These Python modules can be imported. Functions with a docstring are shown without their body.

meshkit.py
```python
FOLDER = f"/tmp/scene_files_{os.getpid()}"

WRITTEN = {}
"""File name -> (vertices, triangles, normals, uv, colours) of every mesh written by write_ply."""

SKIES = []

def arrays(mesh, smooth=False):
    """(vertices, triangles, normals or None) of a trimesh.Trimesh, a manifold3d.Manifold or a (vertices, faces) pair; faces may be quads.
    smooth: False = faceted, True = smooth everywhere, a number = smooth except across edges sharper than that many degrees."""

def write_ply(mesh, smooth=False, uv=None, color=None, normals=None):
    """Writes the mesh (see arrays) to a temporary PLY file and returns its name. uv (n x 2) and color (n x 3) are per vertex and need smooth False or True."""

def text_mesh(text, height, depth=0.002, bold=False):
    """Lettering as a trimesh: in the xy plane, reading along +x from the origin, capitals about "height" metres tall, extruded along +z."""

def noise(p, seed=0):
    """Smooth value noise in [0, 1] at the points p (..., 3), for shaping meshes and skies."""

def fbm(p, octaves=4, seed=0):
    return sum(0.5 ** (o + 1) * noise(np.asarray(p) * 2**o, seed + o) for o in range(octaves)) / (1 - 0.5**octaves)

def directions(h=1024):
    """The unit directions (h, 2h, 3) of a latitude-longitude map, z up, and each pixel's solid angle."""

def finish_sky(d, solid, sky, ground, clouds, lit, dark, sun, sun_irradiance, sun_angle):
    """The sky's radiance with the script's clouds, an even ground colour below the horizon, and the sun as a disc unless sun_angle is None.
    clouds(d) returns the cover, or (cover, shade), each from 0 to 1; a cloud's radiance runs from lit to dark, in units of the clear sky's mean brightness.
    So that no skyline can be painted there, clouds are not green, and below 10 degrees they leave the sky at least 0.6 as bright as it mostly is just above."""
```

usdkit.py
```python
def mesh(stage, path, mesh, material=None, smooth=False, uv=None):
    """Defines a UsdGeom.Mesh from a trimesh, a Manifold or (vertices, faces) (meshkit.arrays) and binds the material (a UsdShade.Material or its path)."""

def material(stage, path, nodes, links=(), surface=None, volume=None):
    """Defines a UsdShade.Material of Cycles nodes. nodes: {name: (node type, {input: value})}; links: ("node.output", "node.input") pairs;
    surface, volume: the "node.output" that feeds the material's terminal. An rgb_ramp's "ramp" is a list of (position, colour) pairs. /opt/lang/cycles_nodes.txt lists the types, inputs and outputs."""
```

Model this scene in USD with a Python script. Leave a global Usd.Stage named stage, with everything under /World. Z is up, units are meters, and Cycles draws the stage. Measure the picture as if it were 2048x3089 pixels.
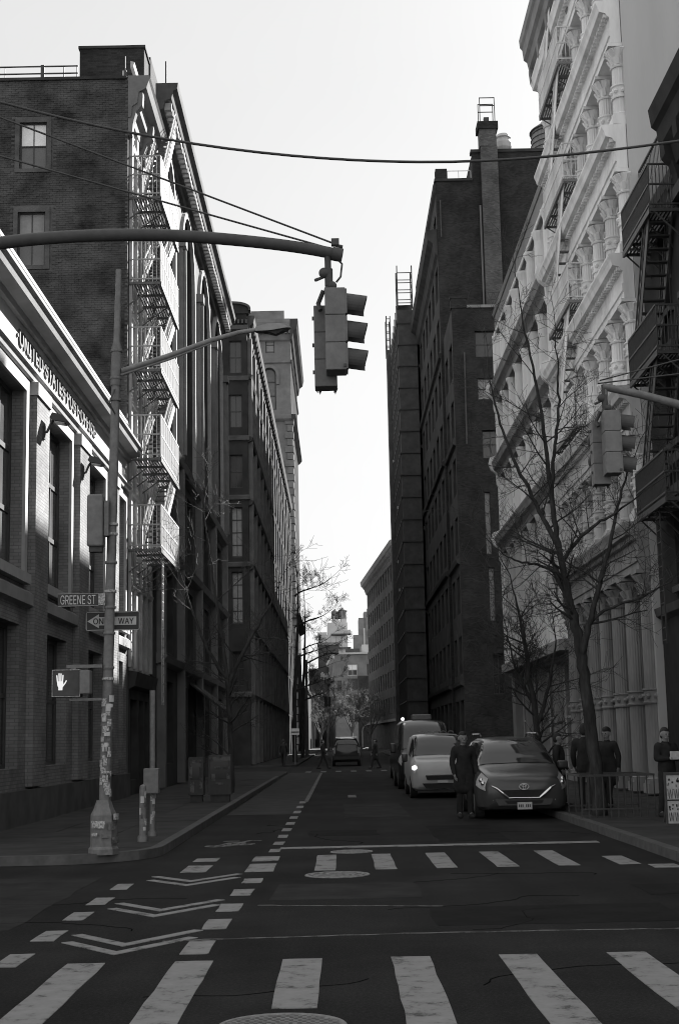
import math, random, numpy as np, trimesh, manifold3d, usdkit, meshkit
from shapely import affinity
from shapely.geometry import Polygon, box as sbox, Point
from shapely.ops import unary_union
from pxr import Usd, UsdGeom, UsdLux, UsdShade, Gf, Sdf

stage = Usd.Stage.CreateInMemory()
UsdGeom.SetStageUpAxis(stage, UsdGeom.Tokens.z)
UsdGeom.SetStageMetersPerUnit(stage, 1.0)
UsdGeom.Xform.Define(stage, '/World')
UsdGeom.Scope.Define(stage, '/World/Looks')

# ---------------------------------------------------------------- camera
PITCH, YAW, ROLL, EYE = math.radians(9.0674), math.radians(0.2122), math.radians(1.18), 1.75
fw = np.array([math.sin(YAW) * math.cos(PITCH), math.cos(YAW) * math.cos(PITCH), math.sin(PITCH)])
rt = np.array([math.cos(YAW), -math.sin(YAW), 0.0])
up = np.cross(rt, fw)
R = math.cos(ROLL) * rt - math.sin(ROLL) * up
U = math.sin(ROLL) * rt + math.cos(ROLL) * up
cam = UsdGeom.Camera.Define(stage, '/World/camera')
cam.AddTransformOp().Set(Gf.Matrix4d(*R, 0, *U, 0, *(-fw), 0, 0, 0, EYE, 1))
cam.CreateFocalLengthAttr(50.0)
cam.CreateHorizontalApertureAttr(50.0 * 2048 / 4313)
cam.CreateVerticalApertureAttr(50.0 * 2048 / 4313 * 1024 / 678)
cam.CreateClippingRangeAttr(Gf.Vec2f(0.1, 5000))
cam.CreateExposureAttr(EXPOSURE := 2.38)

# ---------------------------------------------------------------- sky and sun (looking east along the street on a clear morning)
SUN = np.array([15.0, 24.0, 19.5]); SUN /= np.linalg.norm(SUN)
VEIL = 3.05                                            # thin even high cloud over the clear sky
EL, ROT = math.asin(SUN[2]), math.atan2(SUN[0], SUN[1])
dome = UsdLux.DomeLight.Define(stage, '/World/sky')
usdkit.material(stage, '/World/Looks/sky_air',
    {'s': ('sky_texture', {'sky_type': 'single_scattering', 'sun_disc': False, 'sun_elevation': EL, 'sun_rotation': ROT, 'altitude': 20.0, 'air_density': 1.0, 'aerosol_density': 2.0}),
     'bw': ('rgb_to_bw', {}), 'cc': ('combine_color', {}), 'g': ('texture_coordinate', {}), 'mp': ('mapping', {'mapping_type': 'point', 'scale': (1.0, 1.0, 2.5)}),
     'n': ('noise_texture', {'scale': 1.3, 'detail': 4.0}), 'nr': ('rgb_ramp', {'ramp': [(0.3, (VEIL * 0.94,) * 3), (0.7, (VEIL * 1.06,) * 3)]}),
     'm': ('mix_color', {'blend_type': 'mix', 'fac': 0.88, 'use_clamp': False}), 'b': ('background_shader', {'strength': 0.05})},
    [('s.color', 'bw.color'), ('bw.val', 'cc.r'), ('bw.val', 'cc.g'), ('bw.val', 'cc.b'), ('g.generated', 'mp.vector'), ('mp.vector', 'n.vector'), ('n.fac', 'nr.fac'), ('cc.color', 'm.a'), ('nr.color', 'm.b'), ('m.result', 'b.color')], surface='b.background')
UsdShade.MaterialBindingAPI.Apply(dome.GetPrim()).Bind(UsdShade.Material.Get(stage, '/World/Looks/sky_air'))
dome.GetPrim().SetCustomDataByKey('kind', 'structure')
sun = UsdLux.DistantLight.Define(stage, '/World/sun')
sun.CreateIntensityAttr(1.25); sun.CreateAngleAttr(0.5); sun.CreateNormalizeAttr(True)
sun.CreateColorAttr(Gf.Vec3f(1.0, 0.99, 0.98))
zz = SUN; xx = np.cross([0, 0, 1], zz); xx /= np.linalg.norm(xx); yy = np.cross(zz, xx)
sun.AddTransformOp().Set(Gf.Matrix4d(*xx, 0, *yy, 0, *zz, 0, 0, 0, 60, 1))

# ---------------------------------------------------------------- materials (black-and-white film: every colour is a neutral grey)
MATS = {}
def mat(name, a, rough=0.7, var=0.25, scale=3.0, bump=0.0, bscale=40.0, spec=0.3, metal=0.0, stretch=(1, 1, 1), isl=0.0):
    """grey a, mottled by +-var at two scales, with fine relief"""
    n = {'tc': ('geometry', {}), 'mp': ('mapping', {'mapping_type': 'point', 'scale': stretch}),
         'n1': ('noise_texture', {'scale': scale, 'detail': 6.0, 'roughness': 0.65}),
         'r': ('rgb_ramp', {'ramp': [(0.3, (a * (1 - var),) * 3), (0.7, (a * (1 + var),) * 3)]}),
         'p': ('principled_bsdf', {'roughness': rough, 'specular_ior_level': spec, 'metallic': metal})}
    l = [('tc.position', 'mp.vector'), ('mp.vector', 'n1.vector'), ('n1.fac', 'r.fac')]
    col = 'r.color'
    if isl:
        n['ir'] = ('map_range', {'from_min': 0.0, 'from_max': 1.0, 'to_min': 1 - isl, 'to_max': 1 + isl})
        n['cc'] = ('combine_color', {})
        n['mx'] = ('mix_color', {'blend_type': 'multiply', 'fac': 1.0, 'use_clamp': False})
        l += [('tc.random_per_island', 'ir.value')] + [('ir.result', 'cc.' + k) for k in 'rgb'] + [('r.color', 'mx.a'), ('cc.color', 'mx.b')]
        col = 'mx.result'
    l.append((col, 'p.base_color'))
    if bump:
        n['n2'] = ('noise_texture', {'scale': bscale, 'detail': 5.0, 'roughness': 0.7})
        n['b'] = ('bump', {'strength': bump, 'distance': 0.02})
        l += [('mp.vector', 'n2.vector'), ('n2.fac', 'b.height'), ('b.normal', 'p.normal')]
    MATS[name] = usdkit.material(stage, '/World/Looks/' + name, n, l, surface='p.BSDF')
    return MATS[name]

def brick_mat(name, a, mortar, var=0.3, swap=False):
    """far-off brick courses: a brick pattern in the wall's own plane (metres)"""
    n = {'g': ('geometry', {}), 'sx': ('separate_xyz', {}), 'cx': ('combine_xyz', {}),
         'ad': ('math', {'math_type': 'add'}),
         'br': ('brick_texture', {'scale': 1.0, 'brick_width': 0.22, 'row_height': 0.075, 'mortar_size': 0.008, 'mortar_smooth': 0.2,
                                  'color1': (a * (1 - var),) * 3, 'color2': (a * (1 + var),) * 3, 'mortar': (mortar,) * 3}),
         'n': ('noise_texture', {'scale': 0.6, 'detail': 6.0, 'roughness': 0.65}),
         'r': ('rgb_ramp', {'ramp': [(0.3, (0.65,) * 3), (0.7, (1.3,) * 3)]}),
         'mx': ('mix_color', {'blend_type': 'multiply', 'fac': 1.0, 'use_clamp': False}),
         'bp': ('bump', {'strength': 0.6, 'distance': 0.01}),
         'p': ('principled_bsdf', {'roughness': 0.9, 'specular_ior_level': 0.04})}
    l = [('g.position', 'sx.vector'), ('sx.x', 'ad.value1'), ('sx.y', 'ad.value2'), ('ad.value', 'cx.x'), ('sx.z', 'cx.y'), ('cx.vector', 'br.vector'),
         ('g.position', 'n.vector'), ('n.fac', 'r.fac'), ('br.color', 'mx.a'), ('r.color', 'mx.b'), ('mx.result', 'p.base_color'),
         ('br.fac', 'bp.height'), ('bp.normal', 'p.normal')]
    n['bp'][1]['invert'] = True
    MATS[name] = usdkit.material(stage, '/World/Looks/' + name, n, l, surface='p.BSDF')

def glow(name, a, s):
    MATS[name] = usdkit.material(stage, '/World/Looks/' + name, {'e': ('emission', {'color': (a,) * 3, 'strength': s})}, [], surface='e.emission')

def worn(name, a, under, amount=0.45, scale=9.0):
    """road paint rubbed down to the asphalt in flecks and tyre-worn patches"""
    n = {'g': ('geometry', {}), 'n1': ('noise_texture', {'scale': scale * 0.4, 'detail': 8.0, 'roughness': 0.78}),
         'r': ('rgb_ramp', {'ramp': [(0.22 + amount * 0.4, (under,) * 3), (0.3 + amount * 0.4, (a * 0.8,) * 3), (0.75, (a * 1.1,) * 3)]}),
         'p': ('principled_bsdf', {'roughness': 0.75, 'specular_ior_level': 0.25})}
    l = [('g.position', 'n1.vector'), ('n1.fac', 'r.fac'), ('r.color', 'p.base_color')]
    MATS[name] = usdkit.material(stage, '/World/Looks/' + name, n, l, surface='p.BSDF')

def asphalt_mat():
    n = {'g': ('geometry', {}), 'm1': ('mapping', {'mapping_type': 'point', 'scale': (1.0, 0.07, 1.0)}),
         'a': ('noise_texture', {'scale': 0.45, 'detail': 8.0, 'roughness': 0.7}), 'b': ('noise_texture', {'scale': 1.3, 'detail': 5.0, 'roughness': 0.6}),
         'c': ('noise_texture', {'scale': 38.0, 'detail': 4.0, 'roughness': 0.75}), 'd': ('noise_texture', {'scale': 130.0, 'detail': 3.0, 'roughness': 0.8}),
         'ra': ('rgb_ramp', {'ramp': [(0.3, (0.6,) * 3), (0.48, (0.9,) * 3), (0.7, (1.35,) * 3)]}), 'rb': ('rgb_ramp', {'ramp': [(0.3, (0.8,) * 3), (0.7, (1.2,) * 3)]}), 'rc': ('rgb_ramp', {'ramp': [(0.3, (0.013,) * 3), (0.55, (0.026,) * 3), (0.78, (0.06,) * 3)]}),
         'x': ('mix_color', {'blend_type': 'multiply', 'fac': 1.0, 'use_clamp': False}), 'y': ('mix_color', {'blend_type': 'multiply', 'fac': 1.0, 'use_clamp': False}),
         'bp': ('bump', {'strength': 0.6, 'distance': 0.012}), 'p': ('principled_bsdf', {'roughness': 0.88, 'specular_ior_level': 0.07})}
    l = [('g.position', 'a.vector'), ('g.position', 'm1.vector'), ('m1.vector', 'b.vector'), ('g.position', 'c.vector'), ('g.position', 'd.vector'), ('a.fac', 'ra.fac'), ('b.fac', 'rb.fac'), ('c.fac', 'rc.fac'),
         ('ra.color', 'x.a'), ('rb.color', 'x.b'), ('x.result', 'y.a'), ('rc.color', 'y.b'), ('y.result', 'p.base_color'), ('d.fac', 'bp.height'), ('bp.normal', 'p.normal')]
    MATS['asphalt'] = usdkit.material(stage, '/World/Looks/asphalt', n, l, surface='p.BSDF')
asphalt_mat()
mat('patch_dark', 0.017, 0.9, 0.35, 1.5, 0.5, 110, 0.06)
mat('patch_pale', 0.034, 0.9, 0.35, 1.5, 0.5, 110, 0.06)
worn('road_paint', 0.25, 0.05, 0.4)
worn('old_paint', 0.16, 0.045, 0.55)
mat('bike_lane', 0.055, 0.9, 0.25, 1.5, 0.4, 80, 0.06)
mat('concrete', 0.06, 0.9, 0.3, 1.2, 0.3, 60, 0.08, isl=0.15)
mat('granite', 0.1, 0.8, 0.3, 4, 0.3, 60, 0.2, isl=0.2)
mat('iron', 0.04, 0.5, 0.4, 20, 0.2, 60, 0.5)
mat('cover_iron', 0.16, 0.5, 0.5, 14, 0.3, 60, 0.5)
brick_mat('pale_brick', 0.185, 0.13, 0.12)
mat('old_brick', 0.14, 0.9, 0.85, 0.75, 0.5, 70, 0.05, isl=0.5)
mat('mortar', 0.10, 0.95, 0.35, 2.0, 0.4, 50, 0.1)
brick_mat('dark_brick', 0.036, 0.04, 0.25)
brick_mat('brown_brick', 0.10, 0.09, 0.25)
mat('limestone', 0.31, 0.8, 0.12, 2.5, 0.3, 50, 0.05)
mat('pier_stone', 0.13, 0.8, 0.3, 1.0, 0.2, 40, 0.05)
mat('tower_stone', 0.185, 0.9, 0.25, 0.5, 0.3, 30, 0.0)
mat('shaded_side_stone', 0.065, 0.9, 0.25, 0.5, 0.3, 30, 0.0)  # darker copy of the tower stone: shade painted onto its sunlit side
mat('escape_grey', 0.3, 0.6, 0.15, 3, 0.1, 40, 0.2)
mat('escape_dark', 0.11, 0.7, 0.3, 8, 0.1, 40, 0.2)
mat('limestone_aged', 0.22, 0.85, 0.25, 0.7, 0.3, 30, 0.05)
mat('white_iron', 0.7, 0.6, 0.22, 1.3, 0.2, 40, 0.3, stretch=(1, 1, 0.2))
mat('white_stucco', 0.42, 0.85, 0.1, 0.5, 0.3, 30, 0.15, stretch=(1, 1, 0.15))
mat('white_front', 0.36, 0.65, 0.2, 1.2, 0.2, 40, 0.05)
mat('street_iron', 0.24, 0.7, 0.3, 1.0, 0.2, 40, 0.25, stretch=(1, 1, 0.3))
mat('lower_iron', 0.44, 0.7, 0.25, 1.0, 0.2, 40, 0.25, stretch=(1, 1, 0.3))  # mid tone for the floor above the shop fronts
mat('crack_tar', 0.01, 0.95, 0.2, 3, spec=0.0)
mat('grey_iron', 0.05, 0.65, 0.3, 1.0, 0.2, 40, 0.05)
mat('cream_iron', 0.165, 0.65, 0.2, 1.2, 0.2, 40, 0.05)
mat('brownstone', 0.034, 0.85, 0.35, 0.9, 0.3, 40, 0.05)
mat('brownstone_band', 0.085, 0.85, 0.3, 1.2, 0.2, 40, 0.05)
mat('soot_stone', 0.05, 0.9, 0.35, 0.8, 0.3, 40, 0.05)
mat('black_iron', 0.04, 0.5, 0.3, 8, 0.1, 60, 0.4)
mat('grey_paint', 0.16, 0.45, 0.25, 8, 0.1, 80, 0.4)
mat('signal_grey', 0.14, 0.55, 0.2, 9, 0.1, 60, 0.35)
mat('signal_dark', 0.05, 0.55, 0.2, 9, 0.1, 60, 0.35)
mat('steel_pole', 0.12, 0.45, 0.3, 12, 0.15, 60, 0.5)
mat('sticker', 0.3, 0.6, 0.9, 34, 0.0)
mat('sign_green', 0.035, 0.4, 0.2, 6)
mat('sign_black', 0.02, 0.4, 0.2, 6)
mat('sign_white', 0.34, 0.45, 0.1, 6)
mat('sign_letter', 0.42, 0.45, 0.1, 6)
mat('frame_dark', 0.05, 0.5, 0.2, 6)
mat('frame_pale', 0.45, 0.6, 0.15, 6)
mat('glass_dark', 0.03, 0.06, 0.2, 0.6, 0.05, 3, 0.6)
mat('glass_grey', 0.09, 0.1, 0.4, 0.5, 0.05, 3, 0.6)
mat('sky_reflection', 0.82, 0.8, 0.08, 4)  # bright sky reflection on a pane, painted as a pale sheet
mat('sky_reflection_grey', 0.26, 0.8, 0.15, 4)  # dimmer painted sky reflection
mat('letter_dark', 0.06, 0.6, 0.2, 8)
mat('bark', 0.045, 0.95, 0.55, 9, 1.0, 28, 0.1, stretch=(1, 1, 0.25))
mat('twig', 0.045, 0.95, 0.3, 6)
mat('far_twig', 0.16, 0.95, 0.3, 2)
mat('car_grey', 0.035, 0.22, 0.08, 3, spec=0.6)
mat('car_white', 0.34, 0.25, 0.05, 3, spec=0.6)
mat('car_black', 0.015, 0.2, 0.1, 3, spec=0.6)
mat('car_glass', 0.012, 0.04, 0.2, 1.0, spec=0.7)
mat('chrome', 0.72, 0.16, 0.05, 5, metal=1.0, spec=0.8)
mat('lamp_glass', 0.35, 0.12, 0.4, 40, spec=0.8)
mat('rubber', 0.02, 0.8, 0.2, 10)
mat('cloth_black', 0.026, 0.9, 0.25, 10, 0.3, 60, 0.1)
mat('cloth_dark', 0.03, 0.9, 0.25, 10, 0.3, 60, 0.1)
mat('cloth_grey', 0.08, 0.9, 0.25, 10, 0.3, 60, 0.1)
mat('skin', 0.2, 0.6, 0.12, 20)
mat('hair', 0.02, 0.7, 0.3, 30)
mat('tank_wood', 0.17, 0.85, 0.35, 2.5, 0.3, 30, 0.15, stretch=(6, 6, 0.4))
mat('tank_roof', 0.09, 0.8, 0.3, 3)
mat('pale_panel', 0.46, 0.7, 0.12, 0.25)
mat('mid_panel', 0.17, 0.8, 0.25, 0.4)
mat('dim_panel', 0.055, 0.8, 0.3, 0.4)
mat('far_brick', 0.15, 0.9, 0.25, 0.5)
mat('poster_ink', 0.03, 0.6, 0.3, 20)
mat('poster_paper', 0.42, 0.7, 0.2, 14)
glow('hand_glow', 1.0, 0.17)
glow('headlight_glow', 1.0, 0.5)

# ---------------------------------------------------------------- helpers
COUNT, OFF = {}, {'/World': np.zeros(3)}
def numbered(parent, name):
    k = COUNT.get((parent, name), 0); COUNT[(parent, name)] = k + 1
    return name if k == 0 else f'{name}_{k:03d}'
def keys(p, **kw):
    for k, v in kw.items():
        if v: p.SetCustomDataByKey(k, v)
def path_of(p): return '/World' if p is None else (p if isinstance(p, str) else str(p.GetPath()))
def thing(name, label=None, cat=None, loc=(0, 0, 0), group=None, kind=None):
    p = '/World/' + numbered('/World', name)
    x = UsdGeom.Xform.Define(stage, p); x.AddTranslateOp().Set(Gf.Vec3d(*map(float, loc)))
    OFF[p] = np.array(loc, float)
    keys(x.GetPrim(), label=label, category=cat, group=group, kind=kind)
    return p
def copy_of(src, loc, label, rotz=0.0):
    """another one of a thing already built: same parts, its own place and label"""
    sp = stage.GetPrimAtPath(src); base = src.split('/')[-1].rstrip('0123456789').rstrip('_')
    p = '/World/' + numbered('/World', base)
    x = UsdGeom.Xform.Define(stage, p)
    x.GetPrim().GetReferences().AddInternalReference(sp.GetPath())
    x.ClearXformOpOrder(); x.GetPrim().RemoveProperty('xformOp:translate')
    x.AddTransformOp().Set(Gf.Matrix4d(math.cos(rotz), math.sin(rotz), 0, 0, -math.sin(rotz), math.cos(rotz), 0, 0, 0, 0, 1, 0, *map(float, loc), 1))
    x.GetPrim().SetInstanceable(True)
    OFF[p] = np.array(loc, float)
    cd = sp.GetCustomData()
    keys(x.GetPrim(), label=label, category=cd.get('category'), group=cd.get('group'))
    return p
def part(parent, name, mb, m, smooth=False, **kw):
    """one Mesh under parent (or under /World), from world coordinates"""
    pp = path_of(parent); p = pp + '/' + numbered(pp, name)
    v, f = mb.arrays() if isinstance(mb, MB) else (np.asarray(mb.vertices), np.asarray(mb.faces))
    off = OFF[pp]; OFF[p] = off
    me = usdkit.mesh(stage, p, (v - off, f), MATS[m], smooth=smooth)
    keys(me.GetPrim(), **kw)
    return p

BOXF = np.array([[0, 2, 1], [0, 3, 2], [4, 5, 6], [4, 6, 7], [0, 1, 5], [0, 5, 4], [1, 2, 6], [1, 6, 5], [2, 3, 7], [2, 7, 6], [3, 0, 4], [3, 4, 7]])
class MB:
    def __init__(s): s.v, s.f, s.n = [], [], 0
    def add(s, v, f, flip=False):
        v = np.asarray(v, float); f = np.asarray(f, int)
        if f.ndim == 2 and f.shape[1] == 4: f = np.vstack([f[:, [0, 1, 2]], f[:, [0, 2, 3]]])
        if flip: f = f[:, ::-1]
        s.v.append(v); s.f.append(f + s.n); s.n += len(v); return s
    def arrays(s): return np.vstack(s.v), np.vstack(s.f)
    def box(s, x0, x1, y0, y1, z0, z1):
        return s.add([(x0, y0, z0), (x1, y0, z0), (x1, y1, z0), (x0, y1, z0), (x0, y0, z1), (x1, y0, z1), (x1, y1, z1), (x0, y1, z1)], BOXF)
    def tri(s, m, M=None): 
        v = np.asarray(m.vertices, float)
        if M is not None: v = v @ np.asarray(M)[:3, :3].T + np.asarray(M)[:3, 3]
        return s.add(v, m.faces, M is not None and np.linalg.det(np.asarray(M)[:3, :3]) < 0)
    def bar(s, p, q, w, h=None, upv=(0, 0, 1)):
        """a straight rectangular bar from p to q, w across, h along upv"""
        p, q = np.array(p, float), np.array(q, float); h = w if h is None else h
        d = q - p; d = d / (np.linalg.norm(d) + 1e-12); a = np.cross(d, upv)
        if np.linalg.norm(a) < 1e-6: a = np.cross(d, (1, 0, 0))
        a /= np.linalg.norm(a); b = np.cross(a, d)
        a, b = a * w / 2, b * h / 2
        return s.add([p - a - b, p + a - b, q + a - b, q - a - b, p - a + b, p + a + b, q + a + b, q - a + b], BOXF)
    def tube(s, pts, r, n=8, cap=True):
        pts = np.asarray(pts, float); r = np.broadcast_to(np.asarray(r, float), len(pts))
        T = np.gradient(pts, axis=0); T /= np.linalg.norm(T, axis=1, keepdims=True) + 1e-12
        a = np.cross(T[0], (0, 0, 1.0)); 
        if np.linalg.norm(a) < 1e-3: a = np.cross(T[0], (0, 1.0, 0))
        V, an = [], np.arange(n) * 2 * np.pi / n
        for p, t, rr in zip(pts, T, r):
            a = a - t * (a @ t); a /= np.linalg.norm(a) + 1e-12; b = np.cross(t, a)
            V.append(p + rr * (np.cos(an)[:, None] * a + np.sin(an)[:, None] * b))
        k = len(pts); i = np.arange(n); j = (i + 1) % n
        F = [np.stack([c * n + i, c * n + j, (c + 1) * n + j, (c + 1) * n + i], 1) for c in range(k - 1)]
        F = np.vstack(F); F = np.vstack([F[:, [0, 1, 2]], F[:, [0, 2, 3]]])
        V = np.vstack(V)
        if cap:
            V = np.vstack([V, pts[0], pts[-1]])
            F = np.vstack([F, np.stack([j, i, np.full(n, k * n)], 1), np.stack([(k - 1) * n + i, (k - 1) * n + j, np.full(n, k * n + 1)], 1)])
        return s.add(V, F)
    def lathe(s, prof, c, n=16, axis=2):
        """prof: (radius, height) from the bottom up, about a vertical axis at c"""
        prof = np.asarray(prof, float); an = np.arange(n) * 2 * np.pi / n; k = len(prof)
        V = np.vstack([np.stack([r * np.cos(an), r * np.sin(an), np.full(n, h)], 1) for r, h in prof])
        i = np.arange(n); j = (i + 1) % n
        F = np.vstack([np.stack([q * n + i, q * n + j, (q + 1) * n + j, (q + 1) * n + i], 1) for q in range(k - 1)])
        F = np.vstack([F[:, [0, 1, 2]], F[:, [0, 2, 3]]])
        V = np.vstack([V, (0, 0, prof[0][1]), (0, 0, prof[-1][1])])
        F = np.vstack([F, np.stack([j, i, np.full(n, k * n)], 1), np.stack([(k - 1) * n + i, (k - 1) * n + j, np.full(n, k * n + 1)], 1)])
        return s.add(V + np.asarray(c, float), F)

def extr(poly, h):
    gs = getattr(poly, 'geoms', [poly])
    return trimesh.util.concatenate([trimesh.creation.extrude_polygon(g, h, engine='earcut') for g in gs if g.area > 1e-7])

class Face:
    """a wall's own axes: u along it, v up, w out of it"""
    def __init__(s, o, u, w, v=(0, 0, 1)):
        s.o, s.u, s.v, s.w = (np.array(q, float) for q in (o, u, v, w))
        s.M = np.stack([s.u, s.v, s.w], 1); s.flip = np.linalg.det(s.M) < 0
    def at(s, u, v, w): return s.o + s.u * u + s.v * v + s.w * w
    def box(s, mb, u0, u1, v0, v1, w0, w1):
        b = MB().box(u0, u1, v0, v1, w0, w1); V, F = b.arrays(); return mb.add(V @ s.M.T + s.o, F, s.flip)
    def poly(s, mb, shape, w0, w1):
        m = extr(shape, w1 - w0); V = np.array(m.vertices) + (0, 0, w0); return mb.add(V @ s.M.T + s.o, m.faces, s.flip)
    def prof(s, mb, pts, u0, u1):
        """profile of (w, v) points, drawn out along u"""
        m = extr(Polygon(pts), u1 - u0); V = np.array(m.vertices)[:, [2, 1, 0]] + (u0, 0, 0); return mb.add(V @ s.M.T + s.o, m.faces, not s.flip)
    def lathe(s, mb, prof, u, w, v0, n=14):
        return mb.lathe([(r, h) for r, h in prof], s.at(u, v0, w), n)
    def bar(s, mb, a, b, t, h=None): return mb.bar(s.at(*a), s.at(*b), t, h)
    def tube(s, mb, pts, r, n=6): return mb.tube([s.at(*p) for p in pts], r, n)
    def text(s, mb, txt, u0, u1, v0, height, w0, depth, bold=True):
        m = meshkit.text_mesh(txt, height, depth, bold); V = np.array(m.vertices); V[:, 0] -= V[:, 0].min()
        k = (u1 - u0) / V[:, 0].max() if u1 else 1.0
        V = V * (k, 1, 1) + (u0, v0, w0); return mb.add(V @ s.M.T + s.o, m.faces, s.flip)

def arch(u0, u1, v0, v1, rise=None, n=14):
    """an opening with a round or flat-arched head whose crown is at v1"""
    c, h = (u0 + u1) / 2, (u1 - u0) / 2; rise = h if rise is None else rise
    t = np.linspace(0, np.pi, n)
    return Polygon([(u0, v0), (u1, v0)] + [(c + h * math.cos(a), v1 - rise + rise * math.sin(a)) for a in t])

def window(t, F, u0, u1, v0, v1, w=-0.3, nu=2, nv=2, fm='frame_dark', gm='glass_dark', ft=0.07, sky_reflection=None, bm='sky_reflection', shape=None, simple=False):
    """frame with sashes and bars, its pane (and a pale sheet painted as reflected sky) as sub-parts"""
    mb = MB(); e = 0.003
    if shape is not None:
        F.poly(mb, shape.difference(shape.buffer(-ft, join_style=2)), w, w + 0.07)
    else:
        F.box(mb, u0, u0 + ft, v0, v1, w, w + 0.07); F.box(mb, u1 - ft, u1, v0, v1, w, w + 0.07)
        F.box(mb, u0 + ft, u1 - ft, v0, v0 + ft, w, w + 0.07); F.box(mb, u0 + ft, u1 - ft, v1 - ft, v1, w, w + 0.07)
    for k in range(1, nv):
        q = v0 + (v1 - v0) * k / nv; F.box(mb, u0 + ft, u1 - ft, q - ft / 2, q + ft / 2, w + 0.004, w + 0.06)
    for k in range(1, nu):
        q = u0 + (u1 - u0) * k / nu; F.box(mb, q - ft * 0.35, q + ft * 0.35, v0 + ft, v1 - ft, w + 0.007, w + 0.05)
    p = part(t, 'window', mb, fm)
    g = MB()
    if shape is not None: F.poly(g, shape.buffer(-ft * 0.5, join_style=2), w + 0.015, w + 0.03)
    else: F.box(g, u0 + ft * 0.5, u1 - ft * 0.5, v0 + ft * 0.5, v1 - ft * 0.5, w + 0.015, w + 0.03)
    part(p, 'pane', g, gm)
    if sky_reflection is not None:
        b = MB(); F.box(b, u0 + ft, u1 - ft, v1 - (v1 - v0) * sky_reflection + ft * 0.5, v1 - ft, w + 0.0305, w + 0.034); part(p, 'sky_reflection', b, bm)  # pale sheet before the pane stands for sky mirrored in the glass
    return p

LEFT = lambda x: Face((x, 0, 0), (0, 1, 0), (1, 0, 0))
RIGHT = lambda x: Face((x, 0, 0), (0, 1, 0), (-1, 0, 0))
NEAR = lambda y: Face((0, y, 0), (1, 0, 0), (0, -1, 0))

# ---------------------------------------------------------------- ground, road, pavements
rng = random.Random(7)
g = MB().box(-1500, 1500, -300, 2500, -1.2, -0.16); p = part(None, 'ground', g, 'dim_panel'); keys(stage.GetPrimAtPath(p), kind='structure')
road = thing('road', kind='structure')
part(road, 'carriageway', MB().box(-70, 70, -60, 900, -0.15, 0.0), 'asphalt')
def mark(name, shape, m='road_paint', z=0.004):
    mb = MB(); mb.tri(extr(shape, 0.03), [[1, 0, 0, 0], [0, 1, 0, 0], [0, 0, 1, z + 0.002 - 0.03], [0, 0, 0, 1]]); part(road, name, mb, m)
def ragged(x0, x1, y0, y1, e=0.007, step=0.45):
    """a painted bar with slightly uneven edges"""
    pts = []
    for (ax, ay, bx, by) in ((x0, y0, x1, y0), (x1, y0, x1, y1), (x1, y1, x0, y1), (x0, y1, x0, y0)):
        n = max(2, int(math.hypot(bx - ax, by - ay) / step))
        pts += [(ax + (bx - ax) * k / n + rng.uniform(-e, e), ay + (by - ay) * k / n + rng.uniform(-e, e)) for k in range(n)]
    return Polygon(pts).buffer(0)
mark('bike_lane_surface', sbox(-2.75, 35.3, -1.02, 80.1), 'bike_lane', 0.0)
for i in range(-4, 8):                                   # near crosswalk
    x = -0.33 + 0.873 * i
    mark('crosswalk_stripe', ragged(x - 0.155, x + 0.155, 8.3 if i not in (0,) else 9.85, 12.0))
for i in range(6):                                       # far crosswalk
    x = -0.22 + 0.83 * i
    mark('crosswalk_stripe', ragged(x - 0.145, x + 0.145, 19.95, 22.55 if i < 5 else 21.3))
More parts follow.
